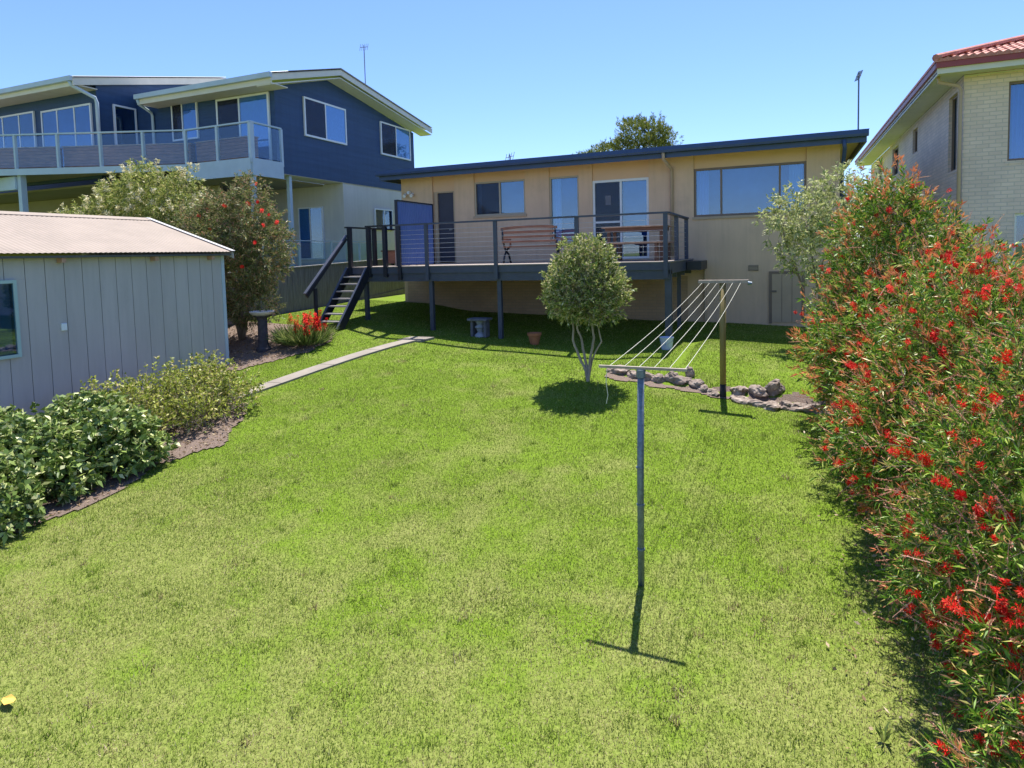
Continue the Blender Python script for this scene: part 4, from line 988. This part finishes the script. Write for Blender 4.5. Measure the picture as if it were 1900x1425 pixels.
def bottlebrush(label, base, lobes, n, nl, L, W, tl, nf, dens_stick=.5, seed=1, newleaf=.22, spent=.18, group='red bottlebrush shrubs along the right side', fl_y=None, sc=(.8, 1.3)):
    root = thing('bottlebrush_shrub', label, 'shrub', base, group)
    P, D = twigs(lobes, n, seed=seed, jit=.5, rough=.3, up=.3)
    V, T = leafy(P, D, tl, nl, L, W, .75, .1)
    o = npmesh('foliage', V, 4, 'bb_leaf', root)
    # paler reddish new growth at the outer tips
    c0 = np.array([np.mean([l[k] for l in lobes]) for k in range(3)])
    P2, D2 = twigs(lobes, int(n*newleaf), seed=seed, jit=.35, rough=.3, up=.5, shell=(.92, 1.08))
    V2, T2 = leafy(P2, D2, tl*.7, 10, L*.8, W*.9, .5, .0); npmesh('new_growth', V2, 4, 'bb_newleaf', root)
    # twigs and spent flower spikes
    k = rng.random(len(P)) < dens_stick
    S = sticks(P[k]-D[k]*tl*.6, T[k], .0022); npmesh('twigs', S, 4, 'bark', root)
    P3, D3 = twigs(lobes, int(n*spent), seed=seed, jit=.5, rough=.3, up=.25, shell=(.9, 1.12))
    V3, _ = leafy(P3, D3, .16, 26, .014, .007, 1.3, 0); npmesh('spent_flowers', V3, 4, 'faded_bloom', root)
    npmesh('flower_stalks', sticks(P3, P3+D3*.17, .003), 4, 'faded_bloom', root)
    P4, D4 = twigs(lobes, 4000, seed=seed, jit=.5, rough=.3, up=.4, shell=(.97, 1.12))
    cam_side = ((P4-c0)@np.array([-.35, -.9, .25])) > 0
    if fl_y is not None: cam_side &= fl_y(P4)
    P4, D4 = P4[cam_side], D4[cam_side]
    # flowers gather in loose groups
    q = vnoise(P4[:, 0]*2+P4[:, 2]*3+50, P4[:, 1]*2+50, 1.3, seed+30); o_ = np.argsort(-q+rng.random(len(q))*.5)[:nf*3]
    flowers(root, P4[o_], D4[o_], nf, sc=sc)
    m_ = min(len(P4), nf*6); k2 = rng.permutation(len(P4))[:int(nf*2.6)]
    V5, _ = leafy(P4[k2], D4[k2], .07, 44, .036*np.mean(sc), .007, 1.3, 0)
    tag(npmesh('small_blooms', V5, 4, 'red_bloom', root), kind='stuff')
    stems(root, (base[0], base[1], G(base[0], base[1])-.05), [(l[0], l[1], l[2]+l[5]*.3) for l in lobes][:6], .045)
    adopt(root)
    return root
bottlebrush('tall red flowering bottlebrush shrub, the far one nearest the tan house', (1.9, 10.6, G(1.9, 10.6)),
            [(1.45, 10.8, 2.55, .80, 1.0, 1.05), (2.0, 10.1, 1.95, .80, 1.2, 1.0), (1.25, 10.4, 1.55, .90, 1.2, .95), (1.3, 9.4, 1.5, .75, .9, 1.0), (1.42, 10.8, 3.45, .36, .4, .42), (2.5, 9.4, 1.45, .7, 1.0, .9)],
            6400, 13, .100, .021, .2, 99, seed=11, sc=(.8, 1.3))
bottlebrush('middle bottlebrush shrub with scattered red flowers', (1.9, 7.6, G(1.9, 7.6)),
            [(1.75, 7.7, 1.55, .95, 1.1, 1.15), (1.3, 7.2, .95, .75, 1.0, .8), (2.2, 7.6, 1.65, .9, 1.0, .95), (1.15, 8.3, .75, .65, .7, .65)],
            4500, 14, .088, .017, .19, 95, seed=23, newleaf=.13, spent=.22, sc=(.8, 1.2))
bottlebrush('nearest bottlebrush shrub spreading low over the lawn edge', (1.75, 5.2, G(1.7, 5.2)),
            [(1.5, 5.4, .95, .72, .9, .85), (1.65, 4.6, .55, .65, .8, .65), (1.9, 5.9, 1.5, .75, .8, .85), (1.25, 5.9, .45, .5, .6, .5), (1.4, 3.9, .1, .45, .5, .4)],
            3500, 14, .082, .013, .17, 70, seed=37, newleaf=.08, spent=.25, sc=(.8, 1.15))

def plainshrub(name, label, cat, base, lobes, n, nl, L, W, tl, leafm, ang=.8, up=.35, stem='bark', bloom=None, nb=0, seed=3, rough=.25, shell=(.4, 1.), group=None, droop=.15, sr=.035, jit=.45, dens=.3):
    root = thing(name, label, cat, base, group)
    P, D = twigs(lobes, n, seed=seed, rough=rough, up=up, shell=shell, jit=jit)
    V, T = leafy(P, D, tl, nl, L, W, ang, droop); npmesh('foliage', V, 4, leafm, root)
    k = rng.random(len(P)) < dens
    npmesh('twigs', sticks(P[k]-D[k]*tl*.5, T[k], .003), 4, stem, root)
    if bloom:
        P3, D3 = twigs(lobes, nb, seed=seed, rough=rough, up=.7, shell=(.95, 1.1), jit=.3)
        V3, _ = leafy(P3, D3, .20, 34, .085, .028, 1.2, 0); npmesh('blossoms', V3, 4, bloom, root)
    stems(root, (base[0], base[1], G(base[0], base[1])-.05), [(l[0], l[1], l[2]) for l in lobes][:6], sr, stem)
    adopt(root); return root
plainshrub('silver_shrub', 'tall pale silvery green shrub with loose open branches in front of the tan wall', 'shrub', (.75, 14.6, G(.75, 14.6)),
           [(.35, 14.5, 3.55, .70, .6, .60), (1.0, 14.6, 3.95, .62, .6, .58), (.7, 14.4, 2.9, .75, .7, .6), (1.2, 14.7, 1.9, .6, .6, .8), (-.1, 14.4, 3.45, .38, .35, .33)],
           950, 10, .12, .032, .2, 'silver_leaf', seed=5, rough=.35, shell=(.3, 1.05))
plainshrub('cream_flowering_shrub', 'wide rounded shrub with creamy yellow brush flowers behind the shed', 'shrub', (-15.6, 12.3, G(-15.6, 12.3)),
           [(-15.9, 12.4, 4.35, 1.25, 1.0, 1.15), (-17.3, 12.2, 3.9, 1.3, 1.0, .9), (-14.6, 12.4, 4.1, .95, .9, 1.05), (-15.2, 12.3, 3.0, 1.5, 1.1, 1.2), (-18.2, 12.1, 3.6, .8, .8, .7)],
           4200, 14, .12, .026, .2, 'cream_leaf', seed=6, bloom='cream_bloom', nb=420, rough=.3, sr=.06)
r_ = plainshrub('bottlebrush_shrub', 'upright olive brown bottlebrush with few red flowers between the shed and the stairs', 'shrub', (-12.1, 11.7, G(-12.1, 11.7)),
           [(-11.85, 11.8, 3.95, .85, .8, .95), (-12.7, 11.7, 3.6, .85, .8, 1.0), (-11.45, 11.8, 3.2, .80, .7, .85), (-12.2, 11.7, 2.6, .85, .8, .9), (-11.8, 11.7, 2.0, .65, .6, .55)],
           3600, 13, .10, .020, .19, 'brown_leaf', seed=8, rough=.3, sr=.05)
P4, D4 = twigs([(-11.7, 11.6, 3.9, .95, .7, 1.1)], 600, seed=8, shell=(1., 1.1)); kk = (P4[:, 1] < 11.7); 
for v in BR: pass
def fl_world(root, P, D, n, **kw):
    flowers(root, P, D, n, **kw); adopt(root)
fl_world(r_, P4[kk], D4[kk], 16)
# pine beyond the roof
pr = thing('pine_tree', 'dark green pine crown rising behind the tan house roof', 'tree', (-7.6, 34, 1.1))
PL = [(-7.0, 34, 8.7, 1.3, 1.3, 1.15), (-8.3, 34, 8.0, 1.1, 1.2, .75), (-6.1, 34, 8.1, 1.0, 1.1, .8), (-9.7, 34.2, 7.7, 1.0, 1.0, .7), (-7.5, 34, 7.0, 2.2, 1.6, 1.0), (-7.2, 34, 9.4, .6, .6, .4), (-6.0, 34, 8.9, .5, .6, .35)]
P, D = twigs(PL, 3600, seed=4, rough=.38, up=.5, zmin=3.0); V, T = leafy(P, D, .28, 14, .16, .03, .6, .0); npmesh('foliage', V, 4, 'pine_leaf', pr)
MB().tube([(-7.6, 34, .9), (-7.5, 34, 4), (-7.3, 34, 7.8)], [.22, .17, .06], 10).build('trunk', 'dark_bark', pr, smooth=True)
for b in PL[:4]: MB().tube([(-7.5, 34, 5.6), ((b[0]-7.4)/2, 34, (b[2]+6)/2), b[:3]], [.08, .06, .03], 8).build('limb', 'dark_bark', pr, smooth=True)
adopt(pr)

# small standard tree in the lawn
tx, ty = -3.27, 11.1; tz = G(tx, ty)
tr = thing('standard_tree', 'small round-headed tree on four slender bare stems in the middle of the lawn', 'tree', (tx, ty, tz))
stp_ = [((-.33, 0), (-.30, .05)), ((-.12, .1), (-.22, .1)), ((.14, -.05), (.10, 0)), ((.27, .05), (.24, .1))]
bends = [[(0, 0, -.05), (-.03, 0, .18), (-.16, 0, .45), (-.27, 0, .75), (-.26, .02, 1.0), (-.34, .02, 1.5)],
         [(0, 0, -.05), (-.01, .02, .2), (-.08, .04, .5), (-.12, .05, .75), (-.20, .05, .95), (-.13, .06, 1.5)],
         [(0, 0, -.05), (.02, 0, .2), (.07, -.02, .5), (.13, -.03, .8), (.10, -.02, 1.05), (.18, 0, 1.5)],
         [(0, 0, -.05), (.03, .03, .2), (.10, .05, .45), (.24, .06, .72), (.19, .06, .95), (.32, .05, 1.5)]]
for k, b in enumerate(bends):
    pts = [Vector(p) for p in b]
    fine = []
    for i in range(len(pts)-1):
        for s in (0, .33, .66): fine.append(pts[i].lerp(pts[i+1], s)+Vector((random.uniform(-.008, .008), 0, 0)))
    fine.append(pts[-1])
    m_ = MB(); m_.tube(fine, [(.030 if k < 3 else .020)*(1-.55*i/len(fine)) for i in range(len(fine))], 9); m_.build('trunk', 'pale_bark', tr, smooth=True)
TL = [(0, 0, 1.75, .70, .70, .60), (.0, 0, 2.15, .46, .46, .40), (-.28, -.05, 1.53, .42, .5, .40), (.29, -.02, 1.53, .42, .5, .40), (0, -.25, 1.5, .5, .42, .42)]
P, D = twigs([(a, b, c, d, e, f) for a, b, c, d, e, f in TL], 2300, seed=15, rough=.14, up=.45, shell=(.5, 1.02), zmin=1.10, jit=.35)
V, T = leafy(P, D, .12, 11, .072, .025, .65, .08); npmesh('crown', V, 4, 'tree_leaf', tr)
npmesh('twigs', sticks(P-D*.12, T, .003), 4, 'pale_bark', tr)

# left bed hedge
HB = [(-8.75, 4.3, .55, 'glossy dark leaved shrub at the left edge of the picture, nearest in the shed bed', 'hedge_leaf'), (-9.0, 5.2, .58, 'glossy dark leaved shrub in front of the shed window', 'hedge_leaf'), (-8.75, 6.0, .52, 'glossy dark leaved shrub with pale tips next to the lime green ones', 'hedge_leaf'),
      (-9.3, 6.8, .55, 'lime green twiggy shrub in the middle of the shed bed', 'lime_leaf'), (-9.0, 7.5, .52, 'lime and tan twiggy shrub near the corner of the shed', 'lime_leaf'), (-9.0, 8.2, .46, 'thin straw coloured twiggy shrub at the end of the bed by the path', 'lime_leaf')]
for k, (x_, y_, rr, lab, lm) in enumerate(HB):
    x_ += .15 if k < 3 else -.05
    z_ = G(x_, y_)
    if lm == 'hedge_leaf':
        plainshrub('bed_shrub', lab, 'shrub', (x_, y_, z_), [(x_, y_, z_+.38, rr, rr*.95, .38), (x_-.45, y_+.1, z_+.46, rr*.8, rr*.8, .40), (x_-1.0, y_+.05, z_+.46, rr*.8, rr*.8, .42), (x_+.35, y_, z_+.2, rr*.6, rr*.8, .25)],
                   900, 10, .11, .055, .13, lm, ang=1.0, seed=40+k, rough=.2, sr=.02, group='shrubs in the bed along the shed', shell=(.35, 1.05), up=.5)
    else:
        plainshrub('bed_shrub', lab, 'shrub', (x_, y_, z_), [(x_, y_, z_+.36, rr, rr*.9, .34), (x_-.5, y_, z_+.42, rr*.85, rr*.8, .36), (x_+.42, y_-.1, z_+.20, rr*.8, rr*.7, .26)],
                   620, 9, .065, .032, .2, lm, ang=.8, seed=40+k, rough=.3, sr=.014, group='shrubs in the bed along the shed', shell=(.25, 1.1), up=.9, stem='pale_bark', dens=.9)
# leaf litter and dry stems in the bed
n = 5200; x = rng.uniform(-11, -7.6, n); y = rng.uniform(3, 8.8, n); k = in_bed(x, y); x, y = x[k], y[k]
x2 = rng.uniform(-13, -9.7, 2600); y2 = rng.uniform(9.6, 12.8, 2600); k = in_bed2(x2, y2); x3 = rng.normal(1.25, .38, 2600); y3 = rng.uniform(3, 11.5, 2600); x = np.concatenate([x, x2[k], x3]); y = np.concatenate([y, y2[k], y3])
P = np.stack([x, y, gz(x, y)+.025], -1); D = unit(np.stack([rng.normal(size=len(x)), rng.normal(size=len(x)), rng.uniform(0, .5, len(x))], -1))
tag(npmesh('leaf_litter', leaves(P, D, rng.uniform(.02, .07, len(x)), rng.uniform(.01, .03, len(x)), 0), 4, 'dry_leaf'), 'tan fallen leaves and bark chips on the garden beds', 'leaf litter', kind='stuff')

# red flowering clump by the stairs
rx_, ry_ = -10.25, 11.75; rz_ = G(rx_, ry_)
rc_ = thing('red_flower_clump', 'low clump of bright red flower spikes at the foot of the dark stairs', 'flowering plant', (rx_, ry_, rz_))
n = 1300; th = rng.uniform(0, 6.28, n); r = .48*np.sqrt(rng.random(n)); B = np.stack([np.cos(th)*r, np.sin(th)*r*.8, np.zeros(n)], -1)
D = unit(np.stack([np.cos(th)*r*1.2, np.sin(th)*r*1.2, np.full(n, .7)], -1)+rng.normal(0, .2, (n, 3)))
npmesh('foliage', leaves(B, D, rng.uniform(.3, .68, n), rng.uniform(.014, .032, n), .1), 4, 'strappy_leaf', rc_)
RB = [brush_mesh('flower', 'red_bloom', .20, .045, 120, .010) for _ in range(2)]
for k in range(42):
    a = random.uniform(0, 6.28); q = .50*math.sqrt(random.random())
    X, Y = math.cos(a)*q+.16, math.sin(a)*q*.8-.05; Z = random.uniform(.25, .66)-.25*q
    o = bpy.data.objects.new('flower_spike', random.choice(RB)); COL.objects.link(o); o.parent = rc_; o.location = (X, Y, Z); o.rotation_euler = (random.uniform(-.4, .4), random.uniform(-.4, .4), 0)
    s = random.uniform(.7, 1.2); o.scale = (s, s, s)
# little strappy weed near the right foreground
wd = thing('lily_seedling', 'small upright strap leaved seedling in the lawn beside the nearest shrub', 'plant', (.60, 4.62, G(.6, 4.62)))
n = 14; th = rng.uniform(0, 6.28, n); D = unit(np.stack([np.cos(th)*.45, np.sin(th)*.45, np.ones(n)], -1)); npmesh('foliage', leaves(np.zeros((n, 3)), D, rng.uniform(.12, .22, n), rng.uniform(.014, .022, n), .25), 4, 'strappy_leaf', wd)
# shrubs beyond, in the gap between the houses
plainshrub('far_shrub', 'bluish green shrub far off in the gap between the tan house and the brick house', 'shrub', (2.4, 24, 1.3),
           [(2.4, 24, 3.6, .9, 1, .9), (2.2, 24, 4.4, .6, .8, .6)], 700, 14, .12, .03, .25, 'silver_leaf', seed=70)
